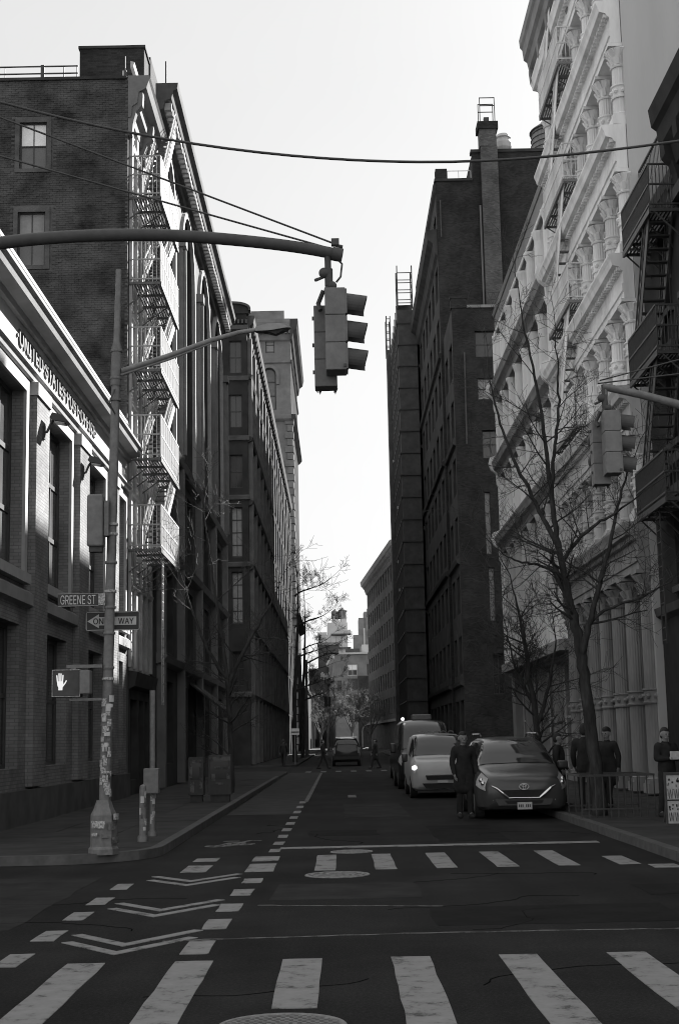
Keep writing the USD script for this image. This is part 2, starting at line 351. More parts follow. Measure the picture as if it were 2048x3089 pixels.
mark('crosswalk_stripe', ragged(4.14, 4.5, 19.35, 19.85))
mark('stop_line', ragged(-1.0, 4.25, 24.0, 24.36))
for y0, y1, x in ((12.4, 13.2, -1.25), (14.0, 14.75, -1.22), (15.4, 16.1, -1.2), (16.95, 17.65, -1.17), (18.4, 19.0, -1.13)):
    mark('lane_dash', ragged(x - 0.12, x + 0.12, y0, y1))
for y0, y1 in ((19.95, 21.2), (21.7, 22.5)):
    mark('crosswalk_stripe', ragged(-1.32, -0.93, y0, y1)); mark('crosswalk_stripe', ragged(-2.2, -1.85, y0 + 0.1, y1 - 0.1))
for k in range(9):
    y0 = 23.4 + 1.5 * k * (1 + 0.06 * k); mark('lane_dash', ragged(-1.16, -0.98, y0, y0 + 0.62 + 0.08 * k))
mark('lane_line', ragged(-1.04, -0.92, 42.0, 78.0, 0.006, 1.0), 'old_paint')
for y in (12.1, 13.6, 15.1, 16.5, 18.1):
    mark('lane_dash', ragged(-2.83, -2.62, y - 0.2, y + 0.5))
for y in (12.55, 15.15, 18.3):                            # pairs of chevrons pointing down the bike lane
    for d in (0.0, 0.5):
        a = [(-2.48, y + 0.75 + d), (-1.93, y + d), (-1.36, y + 0.9 + d)]
        from shapely.geometry import LineString
        mark('chevron', LineString(a).buffer(0.055, cap_style=2, join_style=2), 'road_paint')
bike = unary_union([Point(-2.12, 25.0).buffer(0.2).difference(Point(-2.12, 25.0).buffer(0.13)), Point(-1.68, 25.3).buffer(0.2).difference(Point(-1.68, 25.3).buffer(0.13)),
                    LineString([(-2.12, 25.0), (-1.95, 25.6), (-1.72, 25.75), (-1.68, 25.3), (-1.9, 24.9), (-1.95, 25.6)]).buffer(0.04), LineString([(-1.9, 24.9), (-1.72, 25.75), (-1.6, 26.1), (-1.45, 26.0)]).buffer(0.04), LineString([(-2.05, 26.0), (-1.85, 26.0)]).buffer(0.05)])
mark('bicycle_symbol', affinity.scale(bike, 1.0, 1.15, origin=(-1.9, 25.2)), 'old_paint')
mark('tar_seam', LineString([(-1.6 + 0.18 * k, 13.25 + 0.02 * k - 0.0006 * k * k + rng.uniform(-0.025, 0.025)) for k in range(30)]).buffer(0.012), 'old_paint', 0.0035)
mark('tar_seam', LineString([(-0.9 + 0.15 * k, 15.9 - 0.03 * k + rng.uniform(-0.03, 0.03)) for k in range(14)]).buffer(0.01), 'old_paint', 0.0035)
mark('lane_dash', ragged(0.25, 0.5, 44.5, 46.5), 'old_paint')
for m_, a in (('patch_dark', (0.9, 13.9, 3.3, 15.4)), ('patch_pale', (-0.8, 16.4, 0.9, 18.1)), ('patch_dark', (1.7, 25.0, 2.9, 29.5)), ('patch_pale', (-6.0, 14.2, -3.2, 19.6)), ('patch_dark', (3.4, 16.2, 8.0, 17.3)), ('patch_dark', (-0.6, 27.0, 0.7, 28.6)), ('patch_pale', (0.1, 33.0, 1.6, 40.0))):
    mark('asphalt_patch', ragged(a[0], a[2], a[1], a[3], 0.03, 0.6), m_, 0.001)
for k in range(8): mark('crosswalk_stripe', ragged(-1.9 + 0.85 * k, -1.6 + 0.85 * k, 80.2, 83), 'old_paint')

ck = []
for x, y, a, n in ((1.2, 13.6, 0.2, 16), (-2.0, 14.0, 1.3, 22), (2.6, 16.2, 2.6, 20), (0.2, 17.9, 0.1, 18), (3.2, 18.6, 1.9, 16), (-1.4, 10.4, 0.5, 14), (1.0, 10.6, 1.2, 18), (2.0, 25.5, 1.5, 30), (0.3, 24.8, 1.2, 24), (-1.6, 28.0, 1.4, 26), (-4.4, 16.4, 0.15, 22), (3.4, 9.6, 2.3, 14)):
    q = [(x, y)]
    for k in range(n): a += rng.gauss(0, 0.35); x += 0.13 * math.cos(a); y += 0.13 * math.sin(a); q.append((x, y))
    ck.append(LineString(q).buffer(rng.uniform(0.003, 0.007), 2))
mb = MB(); mb.tri(extr(unary_union(ck), 0.02), [[1, 0, 0, 0], [0, 1, 0, 0], [0, 0, 1, -0.0168], [0, 0, 0, 1]]); part(road, 'cracks', mb, 'crack_tar', kind='stuff')

def pavement(poly, near, ymax, depth):
    t = thing('sidewalk', kind='structure')
    base = MB(); base.tri(extr(poly.buffer(-0.02), 0.22), [[1, 0, 0, 0], [0, 1, 0, 0], [0, 0, 1, -0.12], [0, 0, 0, 1]]); part(t, 'bed', base, 'concrete')
    inner = poly.buffer(-0.17); ring = poly.difference(inner)
    x0, y0, x1, y1 = poly.bounds; lo, hi = near
    k = y0
    while k < ymax:
        c = ring.intersection(sbox(lo, k + 0.005, hi, k + 1.995))
        if c.area > 0.01:
            mb = MB(); mb.tri(extr(c, 0.14), [[1, 0, 0, 0], [0, 1, 0, 0], [0, 0, 1, 0.002 + rng.uniform(-0.004, 0.004)], [0, 0, 0, 1]]); part(t, 'kerb_stone', mb, 'granite')
        k += 2.0
    k = y0
    while k < ymax:
        xx_ = lo
        while xx_ < hi:
            c = inner.intersection(sbox(xx_ + 0.006, k + 0.006, xx_ + 1.294, k + 1.494))
            if c.area > 0.02:
                mb = MB(); mb.tri(extr(c, 0.045), [[1, 0, 0, 0], [0, 1, 0, 0], [0, 0, 1, 0.09 + rng.uniform(-0.004, 0.004)], [0, 0, 0, 1]]); part(t, 'paving_slab', mb, 'concrete')
            xx_ += 1.3
        k += 1.5
    return t
rnd = lambda b, r: b.buffer(-r).buffer(r)
pavement(rnd(sbox(-60, 21.7, -2.82, 81), 1.6), (-6.7, -2.82), 66, 4)
pavement(rnd(sbox(4.62, 18.2, 60, 71), 1.6), (4.62, 8.4), 55, 4)
for nm, b in (('a', sbox(-60, 99, -2.9, 186)), ('b', sbox(5.2, 97, 60, 192)), ('c', sbox(-60, -20, -2.9, 12.6)), ('d', sbox(4.7, -20, 60, 12.6)), ('e', sbox(-60, 210, -3.2, 420)), ('f', sbox(5.2, 212, 60, 420))):
    t = thing('sidewalk', kind='structure'); base = MB(); base.tri(extr(rnd(b, 1.6), 0.25), [[1, 0, 0, 0], [0, 1, 0, 0], [0, 0, 1, -0.12], [0, 0, 0, 1]]); part(t, 'bed', base, 'concrete')

def manhole(x, y, r, label, star=False):
    t = thing('manhole_cover', label, 'manhole cover', (x, y, 0))
    part(t, 'ring', MB().lathe([(r, -0.02), (r * 1.02, 0.006), (r, 0.012), (r * 0.93, 0.012), (r * 0.92, 0.004)], (x, y, 0), 40), 'cover_iron')
    d = MB().lathe([(r * 0.91, -0.03), (r * 0.91, 0.006), (0.001, 0.0065)], (x, y, 0), 40)
    part(t, 'lid', d, 'iron')
    s = MB()
    if star:
        for k in range(6):
            a = k * math.pi / 3 + 0.3; s.bar((x + 0.12 * math.cos(a), y + 0.12 * math.sin(a), 0.01), (x + r * 0.82 * math.cos(a), y + r * 0.82 * math.sin(a), 0.01), 0.04, 0.012)
        for q in (0.3, 0.55, 0.8): s.tri(trimesh.creation.annulus(r * q - 0.015, r * q + 0.015, 0.014, sections=32), [[1, 0, 0, x], [0, 1, 0, y], [0, 0, 1, 0.009], [0, 0, 0, 1]])
    else:
        n = int(r * 2 / 0.055)
        for i in range(-n, n + 1):
            for j in range(-n, n + 1):
                u, v = i * 0.055 + (j % 2) * 0.0275, j * 0.048
                if u * u + v * v < (r * 0.86) ** 2: s.box(x + u - 0.014, x + u + 0.014, y + v - 0.011, y + v + 0.011, 0.005, 0.013)
    part(t, 'relief', s, 'cover_iron', kind='stuff')
manhole(0.165, 23.1, 0.33, 'small round iron manhole cover touching the far crosswalk stripes')
manhole(-0.055, 19.25, 0.42, 'pale round manhole cover with ring pattern in the middle of the intersection', True)
manhole(-0.39, 9.25, 0.40, 'large studded manhole cover cut by the bottom edge of the photo')

# ---------------------------------------------------------------- shared builders for facades
def holes_wall(t, F, outer, openings, th, m, name='wall'):
    mb = MB(); F.poly(mb, outer.difference(unary_union(openings)) if openings else outer, -th, 0.0); return part(t, name, mb, m)
def cornice_prof(v0, v1, proj, steps=4):
    """a stepped moulding: out from the wall at v0, furthest at v1"""
    pts = [(0.0, v0)]
    for k in range(steps):
        w = proj * ((k + 1) / steps) ** 1.3; a = v0 + (v1 - v0) * k / steps; b = v0 + (v1 - v0) * (k + 1) / steps
        pts += [(w, a + (b - a) * 0.35), (w, b - 0.02 if k == steps - 1 else b)]
    pts += [(proj * 0.95, v1), (0.0, v1)]
    return pts
def console(F, mb, u, wdt, v0, v1, proj):
    """a scroll bracket under a cornice"""
    q = [(0, v0), (proj * 0.25, v0 + 0.02), (proj * 0.35, v0 + (v1 - v0) * 0.3), (proj * 0.55, v0 + (v1 - v0) * 0.55), (proj * 0.95, v0 + (v1 - v0) * 0.7), (proj, v0 + (v1 - v0) * 0.9), (proj, v1), (0, v1)]
    F.prof(mb, q, u - wdt / 2, u + wdt / 2)

def fire_escape(name, label, F, u0, u1, w0, w1, floors, rise, m, up_far=True, rail=1.2, solid=0.0, top_rise=None, drop=0.0, m2=None):
    """balconies of flat bars with railings, joined by steep stairs"""
    m2 = m2 or m
    t = thing(name, label, 'fire escape', tuple(F.at(u0, floors[0], w0)))
    for i, v in enumerate(floors):
        b = MB(); n = int((w1 - w0) / 0.085); F.box(b, u0, u1, v - 0.12, v - 0.002, w1 - 0.03, w1 + 0.03)
        p = part(t, 'balcony_floor', b, m2)
        for k in range(n + 1):
            w = w0 + (w1 - w0) * k / n; b = MB(); F.box(b, u0, u1, v, v + 0.03, w - 0.022, w + 0.022); part(p, 'slat', b, m2)
        s = MB()
        for k in range(5):
            u = u0 + (u1 - u0) * k / 4; F.box(s, u - 0.03, u + 0.03, v - 0.08, v - 0.003, w0 - 0.15, w1)
            F.bar(s, (u, v - 0.06, w1 - 0.08), (u, v - 0.75, w0 - 0.12), 0.035)
        part(p, 'brackets', s, m2, kind='stuff')
        r = MB()
        for h in (rail, rail * 0.55, 0.12):
            F.box(r, u0, u1, v + h - 0.025, v + h + 0.025, w1 - 0.02, w1 + 0.02)
            for u in (u0, u1): F.box(r, u - 0.02, u + 0.02, v + h - 0.022, v + h + 0.022, w0 - 0.12, w1 - 0.02)
        part(t, 'railing', r, m)
        bl = MB(); n = int((u1 - u0) / 0.115)
        for k in range(n + 1):
            u = u0 + (u1 - u0) * k / n; F.box(bl, u - 0.011 - solid, u + 0.011 + solid, v + 0.03, v + rail - 0.03, w1 - 0.012, w1 + 0.012)
        for u in (u0, u1):
            for k in range(1, 7):
                w = w0 + (w1 - w0) * k / 7; F.box(bl, u - 0.01, u + 0.01, v + 0.03, v + rail - 0.03, w - 0.01, w + 0.01)
        part(p, 'balusters', bl, m, kind='stuff')
        nxt = floors[i + 1] if i + 1 < len(floors) else (v + top_rise if top_rise else None)
        if nxt:
            a, c = (u0 + 0.5, u1 - 0.35) if up_far else (u1 - 0.5, u0 + 0.35)
            wa, wb = w1 - 0.62, w1 - 0.06
            st = MB()
            for w in (wa, wb):
                d = np.array([c - a, nxt - v]); L_ = np.linalg.norm(d); nrm = np.array([-d[1], d[0]]) / L_ * (0.11 if not solid else 0.16)
                quad = Polygon([(a - nrm[0], v - nrm[1] + 0.1), (c - nrm[0], nxt - nrm[1] + 0.1), (c + nrm[0], nxt + nrm[1] + 0.1), (a + nrm[0], v + nrm[1] + 0.1)])
                F.poly(st, quad, w - 0.012, w + 0.012)
            sp = part(t, 'stair', st, m)
            n = 13
            for k in range(1, n):
                u, q = a + (c - a) * k / n, v + (nxt - v) * k / n
                tr = MB(); F.box(tr, u - 0.1, u + 0.1, q + 0.08, q + 0.11, wa + 0.013, wb - 0.013); part(sp, 'tread', tr, m2)
            hr = MB()
            for w in (wa, wb):
                F.bar(hr, (a, v + 0.95, w), (c, nxt + 0.95, w), 0.04)
                F.bar(hr, (a, v + 0.5, w), (c, nxt + 0.5, w), 0.025)
                for k in range(0, 14):
                    u, q = a + (c - a) * k / 13, v + (nxt - v) * k / 13; F.bar(hr, (u, q + 0.1, w), (u, q + 0.95, w), 0.022 + solid)
            part(sp, 'handrail', hr, m)
    if drop:
        dl = MB(); v = floors[0]; u = u0 + 1.2
        for k in (0, 0.42): F.bar(dl, (u + k, v + 0.9, w1 - 0.1), (u + k, v - drop, w1 - 0.1), 0.03)
        for k in range(int(drop / 0.3)): F.bar(dl, (u, v - drop + 0.1 + 0.3 * k, w1 - 0.1), (u + 0.42, v - drop + 0.1 + 0.3 * k, w1 - 0.1), 0.022)
        part(t, 'drop_ladder', dl, m)
    return t

# ---------------------------------------------------------------- LEFT SIDE: post office
FL = LEFT(-6.7)
t = PO = thing('post_office', 'low two storey brick post office with lettered frieze and tall windows', 'building', (-6.7, 24, 0))
wins = [(21.9, 24.9), (27.25, 30.3), (32.65, 35.65), (38.0, 41.0), (43.25, 45.0)]
op = [sbox(a, 5.4, b, 9.4) for a, b in wins if a > 23] + [sbox(a + 0.1, 1.3, b - 0.1, 4.3) for a, b in wins if a > 23]
holes_wall(t, FL, sbox(24.0, 0.0, 45.62, 9.84), op, 0.5, 'pale_brick')
part(t, 'core', MB().box(-25, -7.55, 24.05, 45.6, 0, 11.9), 'soot_stone')
part(t, 'side_wall', MB().box(-25, -7.2, 23.98, 24.3, 0, 12.0), 'brown_brick')
mb = MB(); FL.box(mb, 24.0, 45.62, 9.842, 11.35, -0.5, 0.03); part(t, 'frieze', mb, 'limestone')
mb = MB(); FL.prof(mb, [(0.032, 9.75), (0.09, 9.78), (0.12, 9.9), (0.17, 9.93), (0.17, 9.98), (0.032, 10.02)], 24.0, 45.62); part(t, 'moulding', mb, 'limestone')
mb = MB(); FL.prof(mb, [(0.03, 10.78), (0.12, 10.8), (0.16, 10.92), (0.42, 10.98), (0.46, 11.12), (0.52, 11.18), (0.52, 11.27), (0.03, 11.36)], 24.0, 45.62); part(t, 'cornice', mb, 'limestone_aged')
mb = MB(); FL.box(mb, 24.0, 45.62, 11.352, 12.02, -0.4, 0.0); part(t, 'parapet', mb, 'pale_brick')
mb = MB(); FL.box(mb, 24.0, 45.62, 12.022, 12.12, -0.44, 0.05); part(t, 'coping', mb, 'limestone')
for a, b in ((30.95, 32.35), (36.35, 37.75), (41.7, 43.0), (25.4, 26.9)):
    mb = MB(); FL.box(mb, a, b, 0.9, 9.74, 0.002, 0.16); part(t, 'pilaster', mb, 'pale_brick')
    mb = MB(); FL.box(mb, a - 0.05, b + 0.05, 9.45, 9.745, 0.003, 0.2); part(t, 'pilaster_cap', mb, 'limestone')
for a, b in wins[1:]:
    mb = MB()
    FL.box(mb, a - 0.26, a, 5.4, 9.66, 0.001, 0.07); FL.box(mb, b, b + 0.26, 5.4, 9.66, 0.001, 0.07); FL.box(mb, a, b, 9.4, 9.66, 0.001, 0.07)
    part(t, 'architrave', mb, 'limestone')
    mb = MB(); FL.box(mb, a - 0.3, b + 0.3, 5.18, 5.398, -0.3, 0.16); part(t, 'sill', mb, 'limestone')
    window(t, FL, a, b, 5.4, 9.4, -0.32, 3, 3, 'frame_dark', 'glass_grey', 0.11)
    window(t, FL, a + 0.1, b - 0.1, 1.3, 4.3, -0.32, 3, 2, 'frame_dark', 'glass_dark', 0.09)
mb = MB(); FL.prof(mb, [(0.002, 4.7), (0.14, 4.75), (0.14, 5.0), (0.002, 5.1)], 24.0, 45.62); part(t, 'string_course', mb, 'limestone_aged')
mb = MB(); FL.box(mb, 24.0, 45.62, 0.0, 0.85, 0.002, 0.14); part(t, 'plinth', mb, 'brownstone_band')
mb = MB(); FL.text(mb, '\u00b7UNITED\u00b7STATES\u00b7POST\u00b7OFFICE\u00b7', 29.36, 39.35, 10.24, 0.33, 0.031, 0.035); part(t, 'lettering', mb, 'letter_dark')

def floodlight(y, label):
    t = thing('floodlight', label, 'lamp', (-6.7, y, 9.5))
    mb = MB(); FL.tube(mb, [(y - 0.25, 8.75, 0.16), (y - 0.22, 8.78, 0.24), (y - 0.1, 9.0, 0.3), (y, 9.12, 0.36)], 0.03, 8); FL.box(mb, y - 0.33, y - 0.17, 8.6, 8.9, 0.162, 0.2); part(t, 'arm', mb, 'black_iron')
    mb = MB(); h = Polygon([(0.28, 9.12), (0.34, 9.24), (0.56, 9.18), (0.68, 9.05), (0.65, 9.01), (0.34, 9.07)])
    FL.prof(mb, list(h.exterior.coords)[:-1], y - 0.2, y + 0.22); part(t, 'housing', mb, 'black_iron')
    mb = MB(); FL.prof(mb, [(0.38, 9.052), (0.62, 9.006), (0.61, 8.99), (0.38, 9.03)], y - 0.16, y + 0.18); part(t, 'lens', mb, 'lamp_glass')
floodlight(31.9, 'black floodlight arm on the post office nearer the left photo edge')
floodlight(36.9, 'black floodlight arm on the post office beside the street lamp pole')

# ---------------------------------------------------------------- brick building with bare side wall
t = BB = thing('brick_apartment_building', 'tall brick building with blank sooty side wall and white street front', 'building', (-9, 46, 0))
FS = NEAR(45.66)
wb = [(-10.36, -9.44, 20.95, 22.6), (-10.38, -9.46, 17.55, 19.42), (-10.38, -9.46, 13.9, 15.7)]
part(t, 'side_wall', (lambda m: (FS.poly(m, sbox(-25, 0, -6.71, 24.1).difference(unary_union([sbox(a, c, b, d) for a, b, c, d in wb])), -0.45, -0.02), m)[1])(MB()), 'mortar')
part(t, 'core', MB().box(-25, -7.3, 46.2, 51.3, 0, 24.0), 'soot_stone')
brs = []
r2 = random.Random(3)
row = 0; z = 10.6
keep = unary_union([sbox(a - 0.16, c - 0.14, b + 0.16, d + 0.2) for a, b, c, d in wb])
while z < 24.1:
    x = -11.75 + (0.11 if row % 2 else 0)
    while x < -6.8:
        b = sbox(x + 0.005, z + 0.005, min(x + 0.215, -6.72), z + 0.07)
        if not keep.intersects(b) and b.area > 0.002: brs.append((b.bounds, r2.uniform(-0.018, 0.004)))
        x += 0.22
    z += 0.075; row += 1
nearest = sorted(brs, key=lambda q: q[0][1])[:300]; ns = set(id(q) for q in nearest)
rest = MB()
for q in brs:
    (a, c, b, d), w = q
    m = MB(); FS.box(m if id(q) in ns else rest, a, b, c, d, -0.03, w + 0.004)
    if id(q) in ns: part(t, 'brick', m, 'old_brick')
part(t, 'brickwork', rest, 'old_brick', kind='stuff')
for a, b, c, d in wb:
    mb = MB(); o = sbox(a - 0.15, c - 0.13, b + 0.15, d + 0.18).difference(sbox(a, c, b, d)); FS.poly(mb, o, -0.05, 0.03); part(t, 'window_surround', mb, 'mortar')
    window(t, FS, a, b, c, d, -0.16, 2, 2, 'frame_dark', 'glass_grey', 0.05, sky_reflection=0.5, bm='sky_reflection' if c > 20 else 'sky_reflection_grey')
part(t, 'coping', MB().box(-25, -6.74, 45.6, 46.15, 24.1, 24.2), 'soot_stone')
part(t, 'bulkhead', MB().box(-9.15, -6.75, 50.0, 51.25, 24.0, 27.45), 'dark_brick')
part(t, 'bulkhead_coping', MB().box(-9.2, -6.7, 49.95, 51.3, 27.45, 27.55), 'soot_stone')
mb = MB()
for h in (24.44, 24.7): mb.box(-12.5, -8.45, 45.86, 45.9, h, h + 0.04)
for x in (-12.0, -10.95, -8.95, -8.5): mb.box(x, x + 0.03, 45.86, 45.9, 24.2, 24.74)
mb.box(-9.72, -9.6, 45.84, 45.92, 24.2, 24.76)
part(t, 'roof_railing', mb, 'black_iron', kind='stuff')
mb = MB(); mb.bar((-6.9, 46.2, 24.1), (-6.9, 46.2, 25.2), 0.04); mb.bar((-6.75, 46.5, 24.1), (-6.95, 46.5, 25.0), 0.03); part(t, 'vent_pipe', mb, 'black_iron')
# white street front
ops = []
for k in range(7):
    v = 5.2 + 3.0 * k - 0.6
    ops += [sbox(u, v, u + 0.85, v + 2.1) for u in (46.25, 47.6, 48.95, 50.2)]
holes_wall(t, FL, sbox(46.13, 4.1, 51.45, 24.0), ops, 0.5, 'white_front', 'front_wall')
holes_wall(t, FL, sbox(46.13, 0, 51.45, 4.0), [sbox(46.5, 0.6, 48.2, 3.2), sbox(48.6, 0.1, 49.7, 3.2), sbox(50.0, 0.6, 51.0, 3.2)], 0.5, 'soot_stone', 'shop_front')
for a, b, c in ((46.5, 48.2, 0.6), (48.6, 49.7, 0.1), (50.0, 51.0, 0.6)): window(t, FL, a, b, c, 3.2, -0.3, 1, 1, 'soot_stone', 'glass_dark', 0.07)
mb = MB(); FL.prof(mb, [(0.001, 3.5), (0.2, 3.6), (0.28, 4.05), (0.001, 4.09)], 46.13, 51.45); part(t, 'shop_cornice', mb, 'soot_stone')
for o in ops:
    a, c, b, d = o.bounds; window(t, FL, a, b, c, d, -0.3, 1, 2, 'frame_pale' if c > 9 else 'frame_dark', 'glass_dark', 0.06)
for k in range(7):
    v = 7.3 + 3.0 * k - 0.6
    mb = MB(); FL.prof(mb, [(0.001, v + 0.05), (0.1, v + 0.1), (0.14, v + 0.25), (0.001, v + 0.3)], 46.14, 51.4); part(t, 'lintel_course', mb, 'white_front')
for u in (46.1, 47.35, 48.7, 50.0, 51.2):
    mb = MB(); FL.box(mb, u - 0.13, u + 0.13, 4.2, 22.6, 0.0015, 0.1); part(t, 'pilaster', mb, 'white_front')
mb = MB(); FL.prof(mb, [(0.001, 22.7), (0.1, 22.72), (0.14, 23.1), (0.3, 23.2), (0.36, 23.6), (0.62, 23.75), (0.7, 24.0), (0.76, 24.1), (0.72, 24.2), (0.001, 24.2)], 45.6, 51.45); part(t, 'cornice', mb, 'cream_iron')
for u in (45.8, 48.5, 51.2):
    mb = MB(); console(FL, mb, u, 0.32, 22.1, 23.6, 0.5); part(t, 'cornice_bracket', mb, 'cream_iron')
fire_escape('fire_escape', 'white fire escape zigzagging down the front left of the street', FL, 45.95, 51.3, 0.15, 1.05, [8.0, 11.0, 14.0, 17.0, 20.0], 3.0, 'escape_grey', True, 1.45, 0.012, 4.3, 5.0, 'escape_dark')

# ---------------------------------------------------------------- arched cast-iron building
FA = LEFT(-6.5)
t = thing('arcaded_building', 'six storey loft building with tall round arches under a deep cornice', 'building', (-6.5, 52, 0))
part(t, 'core', MB().box(-26, -7.35, 51.55, 82, 0, 26.3), 'soot_stone')
cs = [54.6, 62.3, 70.3, 78.3]
ops, arcs = [], []
for c in cs:
    h = 2.55 if c > 60 else 2.2
    a = arch(c - h, c + h, 13.4, 25.2, None, 20); arcs.append(a); ops.append(a)
    for v in (1.0, 5.2, 9.4): ops += [sbox(c - h, v, c - 0.2, v + 3.1), sbox(c + 0.2, v, c + h, v + 3.1)]
holes_wall(t, FA, sbox(51.5, 0, 82.2, 26.2), ops, 0.8, 'grey_iron')
for a in arcs:
    mb = MB(); FA.poly(mb, a.buffer(0.3).difference(a.buffer(0.02)).intersection(sbox(50, 13.4, 90, 30)), 0.001, 0.16); part(t, 'archivolt', mb, 'limestone')
    mb = MB(); FA.poly(mb, a.buffer(-0.2).difference(a.buffer(-0.42)), -0.4, -0.2); part(t, 'inner_arch', mb, 'grey_iron')
    x0, y0, x1, y1 = a.bounds
    for v0, v1 in ((13.5, 16.6), (17.3, 20.4), (21.1, 25.1)):
        sh = a.buffer(-0.42).intersection(sbox(x0, v0, x1, v1))
        b_ = sh.bounds; window(t, FA, b_[0], b_[2], b_[1], b_[3], -0.6, 4, 2, 'frame_dark', 'glass_dark', 0.1, shape=sh)
    mb = MB()
    for v in (16.62, 20.42): FA.box(mb, x0 + 0.1, x1 - 0.1, v, v + 0.66, -0.62, -0.3)
    part(t, 'spandrel', mb, 'grey_iron')
for o in ops:
    if o.bounds[1] < 12: a, c, b, d = o.bounds; window(t, FA, a, b, c, d, -0.5, 2, 2, 'frame_dark', 'glass_dark', 0.09)
for u in [51.9] + [(a + b) / 2 for a, b in zip(cs, cs[1:])] + [81.8]:
    mb = MB(); FA.box(mb, u - 0.24, u + 0.24, 0.2, 22.6, 0.002, 0.3); FA.box(mb, u - 0.1, u + 0.1, 13.6, 22.5, 0.301, 0.42); part(t, 'pier', mb, 'cream_iron')
    mb = MB(); FA.box(mb, u - 0.34, u + 0.34, 22.61, 23.0, 0.003, 0.44); part(t, 'pier_cap', mb, 'cream_iron')
for v in (4.6, 8.7, 12.9):
    mb = MB(); FA.prof(mb, [(0.003, v), (0.3, v + 0.08), (0.42, v + 0.3), (0.003, v + 0.4)], 51.5, 82.2); part(t, 'string_course', mb, 'cream_iron')
mb = MB(); FA.prof(mb, [(0.001, 25.35), (0.12, 25.4), (0.16, 25.65), (0.3, 25.7), (0.34, 26.0), (0.6, 26.1), (0.68, 26.4), (0.82, 26.5), (0.86, 26.72), (0.001, 26.72)], 51.4, 82.3); part(t, 'cornice', mb, 'brownstone_band')
mb = MB()
for k in range(60): FA.box(mb, 51.6 + 0.51 * k, 51.6 + 0.51 * k + 0.22, 25.72, 26.0, 0.3, 0.58)
part(t, 'dentils', mb, 'limestone', kind='stuff')
part(t, 'parapet', MB().box(-9.4, -6.9, 53.0, 56.0, 26.2, 28.6), 'dark_brick')
mb = MB(); mb.tube([(-6.2, 52.2, 26.6), (-6.2, 52.2, 28.0)], 0.03, 6); part(t, 'vent_pipe', mb, 'black_iron')

# ---------------------------------------------------------------- corner building across the cross street, with rounded gable
FT, FTw = LEFT(-6.05), NEAR(100.0)
t = thing('corner_loft_building', 'dark brownstone corner building with rounded gable and bracketed cornice', 'building', (-6.1, 100, 0))
ops = [sbox(-7.3, 9.9, -6.5, 13.6), sbox(-7.3, 14.6, -6.5, 18.2)] + [sbox(x, v, x + 0.9, v + 2.4) for v in (5.6, 19.6, 24.0, 28.0) for x in (-10.6, -8.9, -7.35)] + [sbox(x, v, x + 0.9, v + 3.4) for v in (9.9, 14.6) for x in (-10.6, -8.8)]
holes_wall(t, FTw, sbox(-20, 0, -6.06, 32.4), ops, 0.5, 'brownstone')
for o in ops:
    a, c, b, d = o.bounds; lit = a == -7.3 and c in (9.9, 14.6)  # these panes carry the painted grey reflection
    window(t, FTw, a, b, c, d, -0.25, 2, 4 if lit else 2, 'frame_dark', 'glass_grey' if lit else 'glass_dark', 0.07, sky_reflection=0.97 if lit else None, bm='sky_reflection_grey')
part(t, 'core', MB().box(-20, -6.96, 100.55, 186, 0, 32.2), 'soot_stone')
for v in (4.8, 13.9, 18.7, 23.0, 27.4, 31.2):
    mb = MB(); FTw.prof(mb, [(0.001, v), (0.12, v + 0.05), (0.16, v + 0.3), (0.001, v + 0.4)], -12, -5.95); part(t, 'stone_band', mb, 'brownstone_band')
gb = Polygon([(-8.4, 32.4), (-5.9, 32.4), (-5.9, 32.75)] + [(-7.15 + 1.25 * math.cos(a), 32.75 + 0.4 * math.sin(a)) for a in np.linspace(0, math.pi, 16)] + [(-8.4, 32.75)])
mb = MB(); FTw.poly(mb, gb, -0.6, 0.12); part(t, 'gable', mb, 'brownstone')
mb = MB(); FTw.poly(mb, gb.buffer(0.14).difference(gb.buffer(-0.02)).intersection(sbox(-9, 32.6, -5, 35)), -0.7, 0.26); part(t, 'gable_moulding', mb, 'brownstone_band')
mb = MB()
for k in range(9): FTw.box(mb, -8.4 + 0.28 * k, -8.26 + 0.28 * k, 31.65, 31.95, 0.002, 0.2)
part(t, 'dentils', mb, 'brownstone_band', kind='stuff')
ops, nb = [], 17
for k in range(nb):
    u = 101.6 + 5.0 * k
    for v in (1.0, 5.6, 9.9, 14.6, 19.2, 23.8, 28.2): ops.append(sbox(u, v, u + 3.2, v + (3.4 if v > 1 and v < 28 else 2.6)))
holes_wall(t, FT, sbox(100.52, 0, 186, 32.2), ops, 0.9, 'brownstone', 'front_wall')
mb = MB(); 
for k in range(nb):
    for v in (1.0, 5.6, 9.9, 14.6, 19.2, 23.8, 28.2): FT.box(mb, 101.5 + 5 * k, 104.9 + 5 * k, v - 0.1, v + 3.5, -0.8, -0.6)
part(t, 'window_glass', mb, 'glass_dark', kind='stuff')
for k in range(nb + 1):
    u = 100.8 + 5 * k
    mb = MB(); FT.box(mb, u - 0.45, u + 0.45, 0.2, 30.6, 0.002, 0.3); part(t, 'pier', mb, 'pier_stone')
for v in (4.6, 9.1, 13.7, 18.3, 22.9, 27.5):
    mb = MB(); FT.prof(mb, [(0.003, v), (0.25, v + 0.1), (0.36, v + 0.35), (0.003, v + 0.45)], 100, 186); part(t, 'string_course', mb, 'grey_iron')
mb = MB(); FT.prof(mb, [(0.001, 31.0), (0.15, 31.05), (0.2, 31.6), (0.45, 31.8), (0.55, 32.2), (0.52, 32.35), (0.001, 32.35)], 100.3, 186.2); part(t, 'cornice', mb, 'brownstone_band')
mb = MB()
for k in range(57): console(FT, mb, 101 + 1.5 * k, 0.35, 30.7, 31.8, 0.42)
part(t, 'modillions', mb, 'brownstone_band', kind='stuff')

